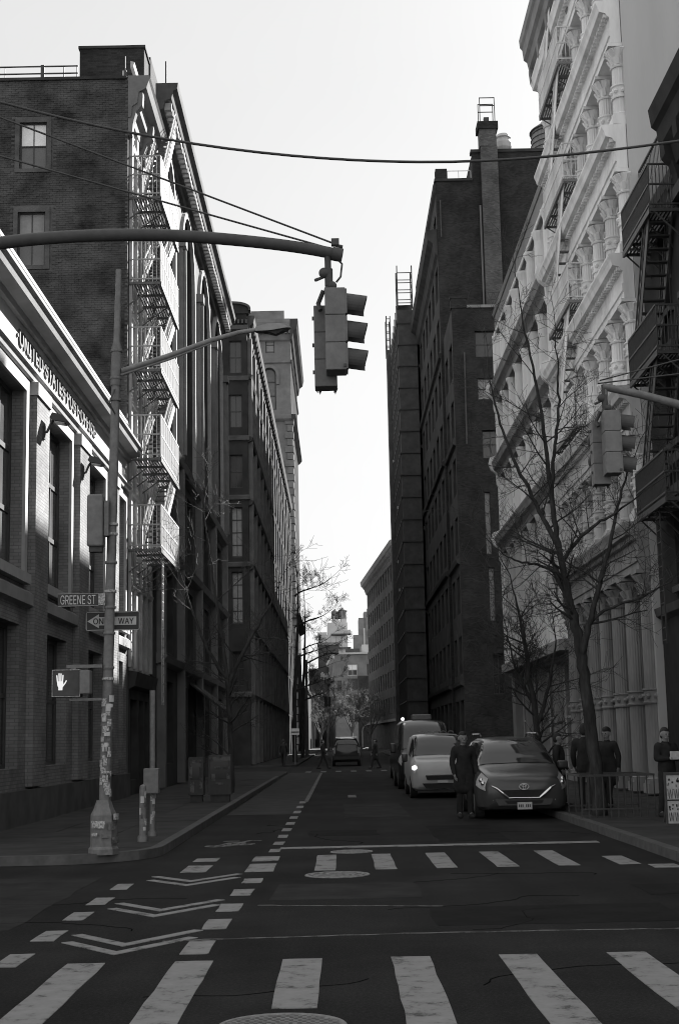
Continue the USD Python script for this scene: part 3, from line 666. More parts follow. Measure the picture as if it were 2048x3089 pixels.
# ---------------------------------------------------------------- tall stone tower on the far avenue
FW, FX = NEAR(214.0), LEFT(-6.05)
t = thing('stone_tower', 'tall pale stone tower block with quoined edge and heavy cornice behind the dark left row', 'building', (-8, 214, 0))
wins_t = [(-10.1, -8.7, 61.0, 63.6)] ; ar = arch(-10.6, -8.55, 52.0, 58.6, None, 14); ar2 = arch(-14.6, -12.5, 52.0, 58.6, None, 14)
o2 = [sbox(-10.2, v, -8.9, v + 2.2) for v in (45.5, 41.0, 36.5, 32.0, 27.5)]
holes_wall(t, FW, sbox(-18, 0, -6.25, 66), [sbox(a, c, b, d) for a, b, c, d in wins_t] + [sbox(-13.9, 61.0, -12.5, 63.6), ar, ar2] + o2, 0.6, 'tower_stone')
window(t, FW, -10.1, -8.7, 61.0, 63.6, -0.3, 1, 2, 'frame_dark', 'glass_grey', 0.14, sky_reflection=0.9, bm='sky_reflection_grey'); window(t, FW, -13.9, -12.5, 61.0, 63.6, -0.3, 1, 2, 'frame_dark', 'glass_dark', 0.14)
window(t, FW, -10.6, -8.55, 52.0, 58.6, -0.35, 1, 3, 'frame_dark', 'glass_grey', 0.2, shape=ar); window(t, FW, -14.6, -12.5, 52.0, 58.6, -0.35, 1, 3, 'frame_dark', 'glass_dark', 0.2, shape=ar2)
for o in o2: a, c, b, d = o.bounds; window(t, FW, a, b, c, d, -0.3, 1, 2, 'frame_dark', 'glass_dark', 0.14)
mb = MB(); FW.poly(mb, ar.buffer(0.5).difference(ar.buffer(0.02)).intersection(sbox(-20, 56, 0, 70)), 0.001, 0.25); FW.poly(mb, ar2.buffer(0.5).difference(ar2.buffer(0.02)).intersection(sbox(-20, 56, 0, 70)), 0.001, 0.25); part(t, 'archivolt', mb, 'tower_stone')
part(t, 'core', MB().box(-18, -6.8, 214.65, 250, 0, 65.8), 'soot_stone')
part(t, 'street_wall', MB().box(-6.78, -6.25, 214.62, 250, 0, 65.9), 'shaded_side_stone')
k = 0; z = 0.2
mb = MB()
while z < 50: mb.box(-7.3 if k % 2 else -6.95, -6.05 + (0.12 if k % 2 else 0.0), 213.8, 216, z, z + 0.95); z += 1.1; k += 1
part(t, 'quoins', mb, 'tower_stone')
mb = MB(); prof_t = [(0.001, 62.8), (0.3, 63.0), (0.5, 64.2), (1.0, 64.6), (1.25, 65.6), (1.2, 66.1), (0.001, 66.1)]
FW.prof(mb, prof_t, -18, -6.25); part(t, 'cornice', mb, 'tower_stone'); FX2 = LEFT(-6.25); mb = MB(); FX2.prof(mb, prof_t, 212.9, 250); part(t, 'side_cornice', mb, 'shaded_side_stone')
mb = MB()
for k in range(11): FW.box(mb, -12 + 0.55 * k, -11.72 + 0.55 * k, 63.9, 64.5, 0.3, 0.9)
part(t, 'modillions', mb, 'tower_stone', kind='stuff')
for v, h, pr in ((50.2, 0.9, 0.7), (19.8, 0.8, 0.9), (59.3, 0.4, 0.25)):
    mb = MB(); FW.prof(mb, [(0.26, v), (pr * 0.5 + 0.26, v + h * 0.3), (pr, v + h * 0.8), (pr, v + h), (0.26, v + h)] if pr > 0.3 else [(0.001, v), (pr, v + 0.1), (pr, v + h), (0.001, v + h)], -18, -6.0); part(t, 'string_course', mb, 'tower_stone'); mb = MB(); FX2.prof(mb, [(0.001, v), (pr * 0.5, v + h * 0.3), (pr, v + h * 0.8), (pr, v + h), (0.001, v + h)], 213.3, 250); part(t, 'side_string_course', mb, 'shaded_side_stone')
part(t, 'attic', MB().box(-18, -7.2, 215.5, 245, 66.1, 68.2), 'tower_stone')

# ---------------------------------------------------------------- RIGHT SIDE: white cast-iron building with columns
FR = RIGHT(8.4)
E_LEV = [6.1, 9.87, 13.63, 17.4, 21.15, 24.9]                     # undersides of the entablatures
t = WB = thing('white_column_building', 'white cast iron building with rows of fluted columns and plain side wall', 'building', (8.4, 38, 0))
cols = [38.3 + 2.05 * k for k in range(7)]
part(t, 'core', MB().box(9.45, 30, 38.45, 50.8, 0, 28.0), 'soot_stone')
part(t, 'side_wall', MB().box(8.42, 30, 37.9, 38.44, 0, 28.6), 'white_stucco')
mb = MB()
for x in (10.2, 12.3): mb.box(x - 0.015, x + 0.015, 37.88, 37.898, 17, 28.5)
part(t, 'wall_seam', mb, 'mid_panel')
colm, capm, bandm = [], [], []
for i, e in enumerate(E_LEV):
    wm = ('street_iron', 'lower_iron')[i] if i < 2 else 'white_iron'  # lower two floors are darker than the white floors above
    b = 0.2 if i == 0 else E_LEV[i - 1] + 1.32
    ops = [arch(cols[k] + 0.42, cols[k + 1] - 0.42, b + 0.42, e - 0.12, 0.45, 10) if i else sbox(cols[k] + 0.36, 0.9, cols[k + 1] - 0.36, e - 0.5) for k in range(6)]
    F_ = Face((8.4 + 0.42, 0, 0), (0, 1, 0), (-1, 0, 0))
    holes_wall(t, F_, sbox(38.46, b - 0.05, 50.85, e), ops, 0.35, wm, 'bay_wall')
    for k, o in enumerate(ops):
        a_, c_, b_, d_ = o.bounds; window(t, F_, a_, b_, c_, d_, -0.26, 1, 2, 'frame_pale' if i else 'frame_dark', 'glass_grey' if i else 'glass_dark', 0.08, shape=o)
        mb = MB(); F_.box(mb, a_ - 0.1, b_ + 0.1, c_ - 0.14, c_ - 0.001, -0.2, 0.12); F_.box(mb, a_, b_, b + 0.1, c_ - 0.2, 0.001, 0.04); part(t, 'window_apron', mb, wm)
    for u in cols:
        n = 20; mb = MB(); h = e - b
        an = np.arange(40) * 2 * np.pi / 40
        rr = lambda r: r * (1 - 0.06 * (np.arange(40) % 2))
        V = []
        for r, z_, fl in ((0.25, b + 0.4, 0), (0.25, b + h * 0.43, 1), (0.24, b + h * 0.43, 1), (0.235, e - 0.62, 1)):
            q = rr(r) if fl else np.full(40, r); V.append(np.stack([8.4 + q * np.cos(an), u + q * np.sin(an), np.full(40, z_)], 1))
        i_ = np.arange(40); j_ = (i_ + 1) % 40
        mb.add(np.vstack(V), np.vstack([np.stack([q * 40 + i_, q * 40 + j_, (q + 1) * 40 + j_, (q + 1) * 40 + i_], 1) for q in range(3)]))
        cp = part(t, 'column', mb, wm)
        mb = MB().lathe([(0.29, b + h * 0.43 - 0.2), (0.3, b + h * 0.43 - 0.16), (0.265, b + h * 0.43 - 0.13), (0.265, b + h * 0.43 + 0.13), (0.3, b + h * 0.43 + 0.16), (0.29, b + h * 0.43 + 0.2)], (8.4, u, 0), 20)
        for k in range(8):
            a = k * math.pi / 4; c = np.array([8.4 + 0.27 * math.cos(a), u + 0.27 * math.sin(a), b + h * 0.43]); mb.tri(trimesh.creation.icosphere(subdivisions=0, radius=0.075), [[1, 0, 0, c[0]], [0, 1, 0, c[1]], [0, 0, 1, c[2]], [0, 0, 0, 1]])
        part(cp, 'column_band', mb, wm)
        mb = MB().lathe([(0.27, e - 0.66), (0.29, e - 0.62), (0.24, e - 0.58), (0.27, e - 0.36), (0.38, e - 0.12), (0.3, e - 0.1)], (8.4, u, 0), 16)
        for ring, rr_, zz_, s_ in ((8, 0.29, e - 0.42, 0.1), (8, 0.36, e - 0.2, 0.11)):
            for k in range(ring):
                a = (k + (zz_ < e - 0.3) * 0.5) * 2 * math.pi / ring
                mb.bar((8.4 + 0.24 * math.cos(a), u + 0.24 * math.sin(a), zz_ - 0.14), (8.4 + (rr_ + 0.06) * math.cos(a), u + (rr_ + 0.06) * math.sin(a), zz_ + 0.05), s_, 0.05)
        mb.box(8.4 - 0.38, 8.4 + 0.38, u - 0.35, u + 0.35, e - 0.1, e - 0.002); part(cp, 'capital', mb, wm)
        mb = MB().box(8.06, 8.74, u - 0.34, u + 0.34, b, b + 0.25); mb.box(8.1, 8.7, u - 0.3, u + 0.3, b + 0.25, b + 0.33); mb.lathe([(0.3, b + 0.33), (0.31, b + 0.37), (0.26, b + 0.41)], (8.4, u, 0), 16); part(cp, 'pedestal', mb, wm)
    mb = MB(); p0 = 0.05
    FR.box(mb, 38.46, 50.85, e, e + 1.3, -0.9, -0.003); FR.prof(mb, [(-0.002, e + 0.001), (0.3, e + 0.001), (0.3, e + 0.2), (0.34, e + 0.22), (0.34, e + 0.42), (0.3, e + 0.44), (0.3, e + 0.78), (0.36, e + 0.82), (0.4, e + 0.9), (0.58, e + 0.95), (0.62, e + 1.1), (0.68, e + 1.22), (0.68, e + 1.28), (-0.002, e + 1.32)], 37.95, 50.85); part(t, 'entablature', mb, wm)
    mb = MB()
    for k in range(51): FR.box(mb, 38.0 + 0.25 * k, 38.12 + 0.25 * k, e + 0.8, e + 0.93, 0.31, 0.46)
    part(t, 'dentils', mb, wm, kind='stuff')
mb = MB(); FR.box(mb, 38.46, 50.85, 26.22, 26.6, -0.9, -0.1); part(t, 'top_wall', mb, 'white_iron')
mb = MB(); FR.prof(mb, [(-0.9, 26.2), (0.5, 26.2), (0.55, 26.5), (0.72, 26.6), (0.78, 26.9), (0.9, 27.0), (0.94, 27.4), (1.02, 27.5), (1.05, 27.8), (-0.9, 27.9)], 38.46, 50.7); part(t, 'cornice', mb, 'limestone_aged')
for u in [c for c in cols]:
    mb = MB(); console(FR, mb, u, 0.34, 24.95, 26.6, 0.72); part(t, 'cornice_bracket', mb, 'limestone_aged')
fire_escape('fire_escape', 'white fire escape on the right in front of the white column building', FR, 44.4, 48.7, -0.25, 0.7, [11.5, 15.6, 19.7, 23.8], 4.1, 'white_iron', False, 1.25, 0.004, 4.3, 0.0, 'limestone_aged')

# ---------------------------------------------------------------- second white building, lower, with projecting cornices
t = thing('white_cornice_building', 'lower white building behind the right fire escape with scroll ended cornices', 'building', (8.4, 51, 0))
part(t, 'core', MB().box(9.3, 40, 50.95, 69.4, 0, 22.3), 'soot_stone')
part(t, 'corner_pier', MB().box(8.1, 8.39, 68.5, 69.5, 5.2, 21.5), 'white_iron')
lev = [(5.0, 7.2), (7.2, 11.0), (11.0, 14.75), (14.75, 18.5), (18.5, 21.9)]
ops = []
for i, (a, b) in enumerate(lev):
    for k in range(7):
        u = 51.6 + 2.45 * k
        if i: ops.append(arch(u + 0.5, u + 1.75, a + 0.9, b - 0.45, 0.5, 8))
for k in range(4): ops.append(sbox(52.2 + 4.2 * k, 0.4, 55.6 + 4.2 * k, 4.5))
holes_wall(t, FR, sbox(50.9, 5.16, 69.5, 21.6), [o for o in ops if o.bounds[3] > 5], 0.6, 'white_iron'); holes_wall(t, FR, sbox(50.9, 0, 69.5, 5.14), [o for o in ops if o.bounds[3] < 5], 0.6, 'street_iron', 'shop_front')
for o in ops: a, c, b, d = o.bounds; window(t, FR, a, b, c, d, -0.4, 1 if d > 5 else 2, 2, 'frame_pale', 'glass_grey', 0.08, shape=o if d > 5 else None)
sc = lambda b: [(0.2, b - 1.0), (0.36, b - 0.75), (0.4, b - 0.2), (0.62, b + 0.0), (0.74, b + 0.3), (0.66, b + 0.62), (0.003, b + 0.85), (0.003, b - 1.3), (0.15, b - 1.25)]
for i, (a, b) in enumerate(lev[1:]):
    wm = 'lower_iron' if i == 0 else 'white_iron'
    for k in range(8):
        u = 51.6 + 2.45 * k - 0.1
        mb = MB(); FR.lathe(mb, [(0.2, a + 0.2), (0.21, a + 0.5), (0.2, b - 0.9), (0.3, b - 0.6), (0.3, b - 0.52)], u, 0.12, 0, 12); FR.box(mb, u - 0.26, u + 0.26, a + 0.05, a + 0.5, 0.002, 0.36); part(t, 'half_column', mb, wm)
    if b < 20:
        mb = MB(); FR.prof(mb, [(0.002, b - 0.5), (0.3, b - 0.48), (0.32, b - 0.2), (0.4, b - 0.1), (0.52, b), (0.56, b + 0.2), (0.6, b + 0.3), (0.6, b + 0.38), (0.002, b + 0.5)], 51.4, 69.5); part(t, 'cornice', mb, 'limestone_aged')
        for u in (51.1, 69.2):
            mb = MB(); FR.prof(mb, sc(b), u, u + 0.3); part(t, 'scroll_bracket', mb, 'white_iron')
mb = MB(); FR.box(mb, 50.9, 69.5, 21.6, 22.6, -0.6, 0.16); part(t, 'frieze', mb, 'mid_panel')
mb = MB(); FR.prof(mb, [(-0.6, 22.6), (0.2, 22.6), (0.26, 22.8), (-0.6, 22.85)], 50.9, 69.6); part(t, 'eaves', mb, 'limestone_aged')
mb = MB(); FR.prof(mb, [(0.161, 21.62), (0.22, 21.62), (0.24, 21.75), (0.161, 21.8)], 51, 69.5); part(t, 'moulding', mb, 'white_iron')
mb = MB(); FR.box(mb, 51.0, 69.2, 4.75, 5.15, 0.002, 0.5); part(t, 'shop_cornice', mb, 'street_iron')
part(t, 'unseen_shade_block', MB().box(10.6, 40, 51.0, 69.3, 22.31, 28.9), 'mid_panel')  # hidden block added to shape the shadow line on the left fronts

# ---------------------------------------------------------------- near dark building at the right edge, black fire escape
FN = RIGHT(8.62)
t = thing('dark_corner_building', 'dark narrow building at the right photo edge with heavy cornice', 'building', (8.4, 20, 0))
ops = [sbox(u, v, u + 1.3, v + 2.3) for v in (5.4, 9.0, 12.4) for u in (20.5, 22.9, 25.3, 27.7, 30.1, 32.3)] + [sbox(20.6 + 3.4 * k, 0.5, 23.2 + 3.4 * k, 4.2) for k in range(4)] + [sbox(34.7, v, 35.9, v + 2.2) for v in (5.4, 9.0, 12.4)]
holes_wall(t, FN, unary_union([sbox(19.9, 0, 33.4, 16.3), sbox(33.3, 0, 37.85, 16.0)]), ops, 0.5, 'brownstone')
for o in ops:
    a, c, b, d = o.bounds; window(t, FN, a, b, c, d, -0.3, 2, 2, 'frame_dark', 'glass_dark', 0.08)
    mb = MB(); FN.box(mb, a - 0.15, b + 0.15, d, d + 0.3, 0.002, 0.14); part(t, 'lintel', mb, 'brownstone_band')
    mb = MB(); FN.box(mb, a - 0.12, b + 0.12, c - 0.16, c, 0.002, 0.12); part(t, 'sill', mb, 'brownstone_band')
part(t, 'core', MB().box(9.5, 30, 20, 37.8, 0, 15.9), 'soot_stone')
part(t, 'side_wall', MB().box(8.63, 30, 19.4, 19.89, 0, 16.3), 'brownstone')
mb = MB(); FN.prof(mb, [(0.001, 15.4), (0.14, 15.45), (0.25, 15.9), (0.42, 16.05), (0.48, 16.45), (0.6, 16.55), (0.66, 17.0), (0.001, 17.05)], 19.8, 33.4); part(t, 'cornice', mb, 'brownstone')
for k in range(11):
    mb = MB(); console(FN, mb, 20.2 + 1.3 * k, 0.4, 14.9, 16.05, 0.42); part(t, 'cornice_bracket', mb, 'brownstone')
mb = MB(); FN.prof(mb, [(0.001, 15.5), (0.15, 15.6), (0.22, 15.95), (0.001, 16.05)], 33.45, 37.88); FN.box(mb, 33.45, 37.88, 16.05, 16.3, -0.5, 0.05); part(t, 'annex_coping', mb, 'limestone_aged')
mb = MB()
for k in range(24): FN.box(mb, 34.4 + 0.15 * k, 34.42 + 0.15 * k, 16.3, 17.2, -0.06, -0.04)
FN.box(mb, 34.3, 37.8, 17.18, 17.23, -0.08, -0.02)
part(t, 'roof_railing', mb, 'black_iron', kind='stuff')
fire_escape('fire_escape', 'black fire escape at the right photo edge on the dark building', FN, 33.5, 36.8, 0.08, 0.72, [7.3, 10.9, 14.5], 3.6, 'black_iron', False, 1.15, 0.0, None, 3.4)
for v in (5.0, 8.6):
    mb = MB(); FN.prof(mb, [(0.001, v - 0.3), (0.15, v - 0.2), (0.2, v), (0.001, v + 0.05)], 19.9, 37.85); part(t, 'string_course', mb, 'brownstone_band')

# ---------------------------------------------------------------- across the cross street: dark blocks
def dark_block(t, x, y0, y1, z, bays, floors, m, v0=5.2, hh=2.6, side=None, th=0.5):
    F = RIGHT(x); step = (y1 - y0) / bays; fh = (z - v0 - 1.5) / floors
    ops = [sbox(y0 + step * (k + 0.22), v0 + fh * i + 0.9, y0 + step * (k + 0.78), v0 + fh * i + 0.9 + fh * 0.62) for i in range(floors) for k in range(bays)]
    ops += [sbox(y0 + step * (k + 0.12), 0.6, y0 + step * (k + 0.88), v0 - 0.9) for k in range(bays)]
    holes_wall(t, F, sbox(y0, 0, y1, z), ops, th, m, 'front_wall')
    for o in ops: a, c, b, d = o.bounds; window(t, F, a, b, c, d, -0.3, 2, 2, 'frame_dark', 'glass_dark', 0.1)
    for i in range(floors):
        if i % 2 == 0:
            mb = MB(); F.prof(mb, [(0.001, v0 + fh * i), (0.2, v0 + fh * i + 0.1), (0.26, v0 + fh * i + 0.35), (0.001, v0 + fh * i + 0.45)], y0, y1); part(t, 'string_course', mb, m)
    return F
t = thing('tall_loft_building', 'tall dark brick loft building with a chimney up its blank side wall', 'building', (8.4, 106, 0))
F = dark_block(t, 8.4, 106.05, 131.5, 44.5, 6, 9, 'soot_stone')
part(t, 'side_wall', MB().box(8.42, 11.3, 105.9, 106.5, 0, 44.6), 'dark_brick')
part(t, 'upper_side_wall', MB().box(11.3, 60, 105.9, 106.5, 0, 46.9), 'dark_brick')
part(t, 'core', MB().box(8.95, 60, 106.55, 131.4, 0, 44.3), 'soot_stone'); part(t, 'upper_block', MB().box(11.32, 60, 106.52, 125, 44.32, 46.88), 'dark_brick')  # lengthened out of view to stop sun coming through the side street
part(t, 'unseen_sun_blocker', MB().box(23, 60, 106.6, 125, 46.9, 54), 'dark_brick')  # unseen mass added only to cut sun low on the left front
part(t, 'coping', MB().box(8.3, 11.28, 105.8, 106.6, 44.6, 44.8), 'soot_stone'); part(t, 'upper_coping', MB().box(11.2, 60, 105.8, 106.6, 46.9, 47.15), 'soot_stone')
mb = MB().box(8.4, 9.3, 105.82, 106.6, 44.8, 45.6); part(t, 'corner_block', mb, 'dark_brick')
mb = MB(); mb.box(9.3, 11.2, 106, 106.03, 45.45, 45.5); 
for x in (9.32, 10.2, 11.15): mb.box(x, x + 0.04, 106, 106.04, 44.8, 45.5)
part(t, 'roof_railing', mb, 'frame_pale')
mb = MB(); F.prof(mb, [(0.001, 38.6), (0.2, 38.8), (0.35, 39.6), (0.75, 39.9), (0.85, 40.6), (0.001, 40.8)], 106.0, 131.5); part(t, 'cornice', mb, 'soot_stone')
mb = MB(); F.prof(mb, [(0.001, 43.6), (0.2, 43.8), (0.2, 44.4), (0.001, 44.5)], 106.0, 131.5); part(t, 'eaves', mb, 'soot_stone')
p = part(t, 'chimney', MB().box(11.95, 13.25, 105.35, 105.89, 33.0, 47.2).box(11.9, 13.2, 105.3, 106.6, 47.2, 48.6), 'brown_brick')
part(p, 'chimney_cap', MB().box(11.75, 13.35, 105.2, 106.7, 48.6, 49.2), 'dark_brick')
mb = MB()
for x in (11.95, 13.1):
    for y in (105.3, 106.5): mb.box(x, x + 0.06, y, y + 0.06, 49.2, 51.2)
for h in (50.5, 51.15): mb.box(11.95, 13.16, 105.3, 105.36, h, h + 0.06); mb.box(11.95, 13.16, 106.5, 106.56, h, h + 0.06)
mb.box(12.3, 12.7, 105.6, 106.0, 49.2, 49.7); part(p, 'chimney_cage', mb, 'black_iron')
mb = MB(); mb.tube([(11.8, 105.7, 34), (11.8, 105.7, 42.5)], 0.08, 8); part(t, 'downpipe', mb, 'mid_panel')
mb = MB(); mb.tube([(8.7, 105.75, 40), (8.7, 105.75, 43.0)], 0.05, 8); part(t, 'downpipe', mb, 'brownstone_band')
t = thing('roof_exhaust', 'small round metal exhaust turbine on the tall dark roof beside the chimney', 'roof vent', (14.0, 107.5, 47))
part(t, 'duct', MB().lathe([(0.4, 46.9), (0.4, 47.6), (0.3, 47.62)], (14.0, 107.5, 0), 12), 'mid_panel')
part(t, 'turbine', MB().lathe([(0.42, 47.62), (0.62, 47.9), (0.66, 48.3), (0.5, 48.7), (0.62, 48.75), (0.5, 49.0), (0.2, 49.1)], (14.0, 107.5, 0), 14), 'pale_panel')

def water_tank(x, y, z, r, h, label, group=None, legs=2.5, m='tank_wood'):
    t = thing('water_tank', label, 'water tank', (x, y, z), group)
    part(t, 'barrel', MB().lathe([(r, z + legs), (r * 0.97, z + legs + h)], (x, y, 0), 26), m)
    part(t, 'roof', MB().lathe([(r * 1.06, z + legs + h), (r * 1.04, z + legs + h + 0.1), (0.15, z + legs + h + r * 0.75), (0.05, z + legs + h + r * 0.8)], (x, y, 0), 26), 'tank_roof')
    mb = MB()
    for k in range(7): q = z + legs + h * (k + 0.5) / 7; mb.lathe([(r * 1.0, q - 0.03), (r * 1.02, q), (r * 1.0, q + 0.03)], (x, y, 0), 26)
    part(t, 'hoops', mb, 'black_iron')
    for a in (0.78, 2.36, 3.93, 5.5): part(t, 'leg', MB().tube([(x + r * 0.8 * math.cos(a), y + r * 0.8 * math.sin(a), z), (x + r * 0.75 * math.cos(a), y + r * 0.75 * math.sin(a), z + legs)], 0.12, 6), 'black_iron')
    part(t, 'ladder', MB().box(x - 0.2, x - 0.1, y - r * 1.06, y - r * 1.02, z + legs, z + legs + h), 'frame_pale')
    return t
water_tank(18.9, 112.0, 46.9, 2.0, 3.2, 'large wooden water tank half hidden by the right fire escape', legs=1.0)

t = thing('low_side_building', 'lower dark brick building in front of the tall one with pale window', 'building', (8.6, 98, 0))
FL2 = NEAR(98.0)
ops = [sbox(10.25, 25.2, 11.75, 26.75), sbox(10.45, 14.2, 10.85, 18.6), sbox(10.55, 9.6, 10.95, 13.3), sbox(10.2, 28.3, 11.6, 30.2), sbox(10.45, 21.0, 11.6, 23.0), sbox(10.6, 4.6, 11.4, 7.4)]
holes_wall(t, FL2, sbox(8.62, 0, 60, 31.9), ops, 0.5, 'dark_brick')
window(t, FL2, 10.25, 11.75, 25.2, 26.75, -0.2, 1, 2, 'frame_dark', 'glass_grey', 0.07, sky_reflection=1.0, bm='sky_reflection_grey')
window(t, FL2, 10.45, 10.85, 14.2, 18.6, -0.2, 1, 3, 'frame_dark', 'glass_grey', 0.04, sky_reflection=0.99, bm='sky_reflection_grey'); window(t, FL2, 10.55, 10.95, 9.6, 13.3, -0.2, 1, 2, 'frame_dark', 'glass_grey', 0.04, sky_reflection=0.99, bm='sky_reflection_grey')
for a, c, b, d in [o.bounds for o in ops[3:]]: window(t, FL2, a, b, c, d, -0.3, 2, 2, 'frame_dark', 'glass_dark', 0.07)
part(t, 'core', MB().box(9.2, 60, 98.55, 105.2, 0, 31.7), 'soot_stone')  # carried on out of view so that no sun streak reaches the road
F = dark_block(t, 8.6, 98.02, 105.8, 31.8, 2, 6, 'soot_stone')
mb = MB(); mb.box(8.5, 9.7, 97.9, 98.6, 32.6, 32.8); mb.box(8.55, 9.65, 97.95, 98.55, 31.9, 32.6); part(t, 'chimney_block', mb, 'dark_brick'); part(t, 'coping', MB().box(9.7, 60, 97.9, 98.6, 31.9, 32.1), 'limestone_aged')
mb = MB()
for k in range(6):
    x = 11.3 + 0.42 * k; mb.bar((x, 98.8, 32.2), (x + 0.4, 98.8, 33.3), 0.07); mb.bar((x + 0.4, 98.82, 32.2), (x, 98.82, 33.3), 0.07)
for h in (32.2, 32.75, 33.3): mb.bar((11.3, 98.84, h), (13.85, 98.84, h), 0.05)
part(t, 'roof_trellis', mb, 'frame_dark', kind='stuff')
part(t, 'vent', MB().box(14.0, 14.5, 98.7, 99.2, 32.1, 33.0).box(13.9, 14.6, 98.6, 99.3, 33.0, 33.6), 'limestone_aged')
mb = MB(); mb.tube([(9.35, 97.85, 22), (9.4, 97.85, 28.6)], 0.06, 6); part(t, 'downpipe', mb, 'brownstone_band')

for y0, y1, x, z, bays, fl, nm in ((131.55, 156, 8.5, 41.8, 6, 9, 'dark loft block behind the black scaffold netting'), (156.05, 192, 9.0, 34.0, 8, 8, 'lower dark block at the far end of the right row')):
    t = thing('dark_loft_block', nm, 'building', (x, y0, 0)); F = dark_block(t, x, y0, y1, z, bays, fl, 'soot_stone'); part(t, 'core', MB().box(x + 0.55, 30, y0, y1, 0, z - 0.2), 'soot_stone')
    mb = MB(); F.prof(mb, [(0.001, z - 1.2), (0.2, z - 1.1), (0.3, z - 0.5), (0.6, z - 0.3), (0.65, z), (0.001, z + 0.1)], y0, y1); part(t, 'cornice', mb, 'soot_stone')
def scaffold(x0, x1, y0, y1, z0, z1, label, step=1.0):
    t = thing('scaffolding', label, 'scaffolding', (x0, y0, z0)); mb = MB()
    for x in (x0, x1):
        y = y0
        while y <= y1: part(t, 'upright', MB().tube([(x, y, z0), (x, y, z1)], 0.06, 5), 'black_iron'); y += 2.2
    mb = MB(); z = z0 + 0.6
    while z < z1 + 0.1:
        for y in np.arange(y0, y1 + 0.1, 2.2): mb.bar((x0, y, z), (x1, y, z), 0.07)
        for x in (x0, x1): mb.bar((x, y0, z), (x, y1, z), 0.07)
        z += step
    part(t, 'ledgers', mb, 'black_iron'); part(t, 'deck', MB().box(x0, x1, y0, y1, z0 + 0.3, z0 + 0.38), 'tank_roof'); return t
t = scaffold(6.45, 7.85, 131.7, 134.2, 42.3, 46.6, 'tall black netted scaffold standing in front of the far dark block')
NS = RIGHT(6.4)
nt = part(t, 'netting', MB().box(6.4, 8.2, 131.62, 150, 2.9, 42.2), 'brownstone_band')
for k in range(19):
    mb = MB(); NS.box(mb, 131.6, 150.05, 3.0 + 2.1 * k, 3.12 + 2.1 * k, 0.002, 0.12); NEAR(131.62).box(mb, 6.35, 8.2, 3.0 + 2.1 * k, 3.12 + 2.1 * k, 0.002, 0.1); part(nt, 'walkway', mb, 'black_iron')
for k in range(9): part(nt, 'standard', MB().tube([(6.3, 131.7 + 2.25 * k, 0.13), (6.3, 131.7 + 2.25 * k, 42.6)], 0.05, 5), 'black_iron')
for k, (y, z) in enumerate(((138, 24), (141, 19), (139, 16), (145, 30))): part(nt, 'work_lamp', MB().box(6.2, 6.28, y, y + 0.5, z, z + 0.25), 'frame_pale')
t = scaffold(5.95, 6.35, 147.5, 149.8, 42.3, 46.4, 'thin scaffold tower strip at the street edge of the netted scaffold', 0.8)
part(t, 'netting', MB().box(5.95, 6.28, 147.4, 149.9, 3.0, 42.25), 'brownstone_band')

# ---------------------------------------------------------------- far end of the street
t = thing('angled_brick_building', 'brick building with pale cornice and rows of windows where the street bends', 'building', (9.1, 215, 0))
du = np.array([5.76 - 9.1, 270 - 215, 0]); du /= np.linalg.norm(du); wv = np.array([-du[1], du[0], 0])
FB = Face((9.1, 215, 0), du, wv)
ops = [sbox(2 + 4.3 * k, 5.6 + 4.1 * i, 4 + 4.3 * k, 8.2 + 4.1 * i) for k in range(13) for i in range(6)]
holes_wall(t, FB, sbox(-3, 0, 55.1, 30.2), ops, 0.5, 'brown_brick', 'front_wall')
for o in ops: a, c, b, d = o.bounds; window(t, FB, a, b, c, d, -0.25, 1, 2, 'frame_dark', 'glass_dark', 0.12)
mb = MB(); FB.prof(mb, [(0.001, 29.0), (0.2, 29.2), (0.4, 30.0), (0.95, 30.4), (1.1, 31.2), (0.001, 31.4)], -3, 55.6); part(t, 'cornice', mb, 'limestone_aged')
mb = MB()
for k in range(38): console(FB, mb, -2 + 1.5 * k, 0.5, 28.6, 30.3, 0.8)
part(t, 'modillions', mb, 'limestone_aged', kind='stuff')
mb = MB(); FB.box(mb, -3, 55, 0, 30, -20, -0.51); part(t, 'core', mb, 'soot_stone')
mb = MB(); FB.box(mb, -3, 55.1, 4.4, 4.8, 0.002, 0.3); part(t, 'string_course', mb, 'limestone_aged')

FZ = NEAR(330.0)
t = thing('end_apartment_house', 'mid grey apartment house with slanted roofline closing the end of the street', 'building', (2, 330, 0))
ops = [sbox(2.3, 16.3, 4.6, 18.9), sbox(2.3, 12.9, 4.6, 15.6), sbox(2.3, 9.3, 4.6, 12.0), sbox(2.3, 5.7, 4.6, 8.4), sbox(6.8, 16.3, 8.9, 18.9), sbox(6.8, 12.9, 8.9, 15.6), sbox(-0.2, 12.9, 0.9, 15.2)]
holes_wall(t, FZ, Polygon([(-0.6, 0), (12, 0), (12, 21.2), (-0.3, 21.2), (-0.6, 20.6)]), ops, 0.5, 'mid_panel')
for i, o in enumerate(ops): a, c, b, d = o.bounds; window(t, FZ, a, b, c, d, -0.2, 2, 2, 'frame_pale' if i == 0 else 'frame_dark', 'glass_dark', 0.14, sky_reflection=0.5 if i == 0 else None)
v = np.array([-3.2 - (-0.6), 395 - 330, 0]); v /= np.linalg.norm(v); FY = Face((-0.6, 330, 0), v, (-v[1], v[0], 0))
ops = [sbox(6 + 9 * k, 9 + 4 * i, 9 + 9 * k, 11.6 + 4 * i) for k in range(6) for i in range(3)]
holes_wall(t, FY, sbox(0.02, 0, 64, 21.0), ops, 0.5, 'far_brick', 'street_wall')
for o in ops: a, c, b, d = o.bounds; window(t, FY, a, b, c, d, -0.3, 1, 2, 'frame_dark', 'glass_dark', 0.14)
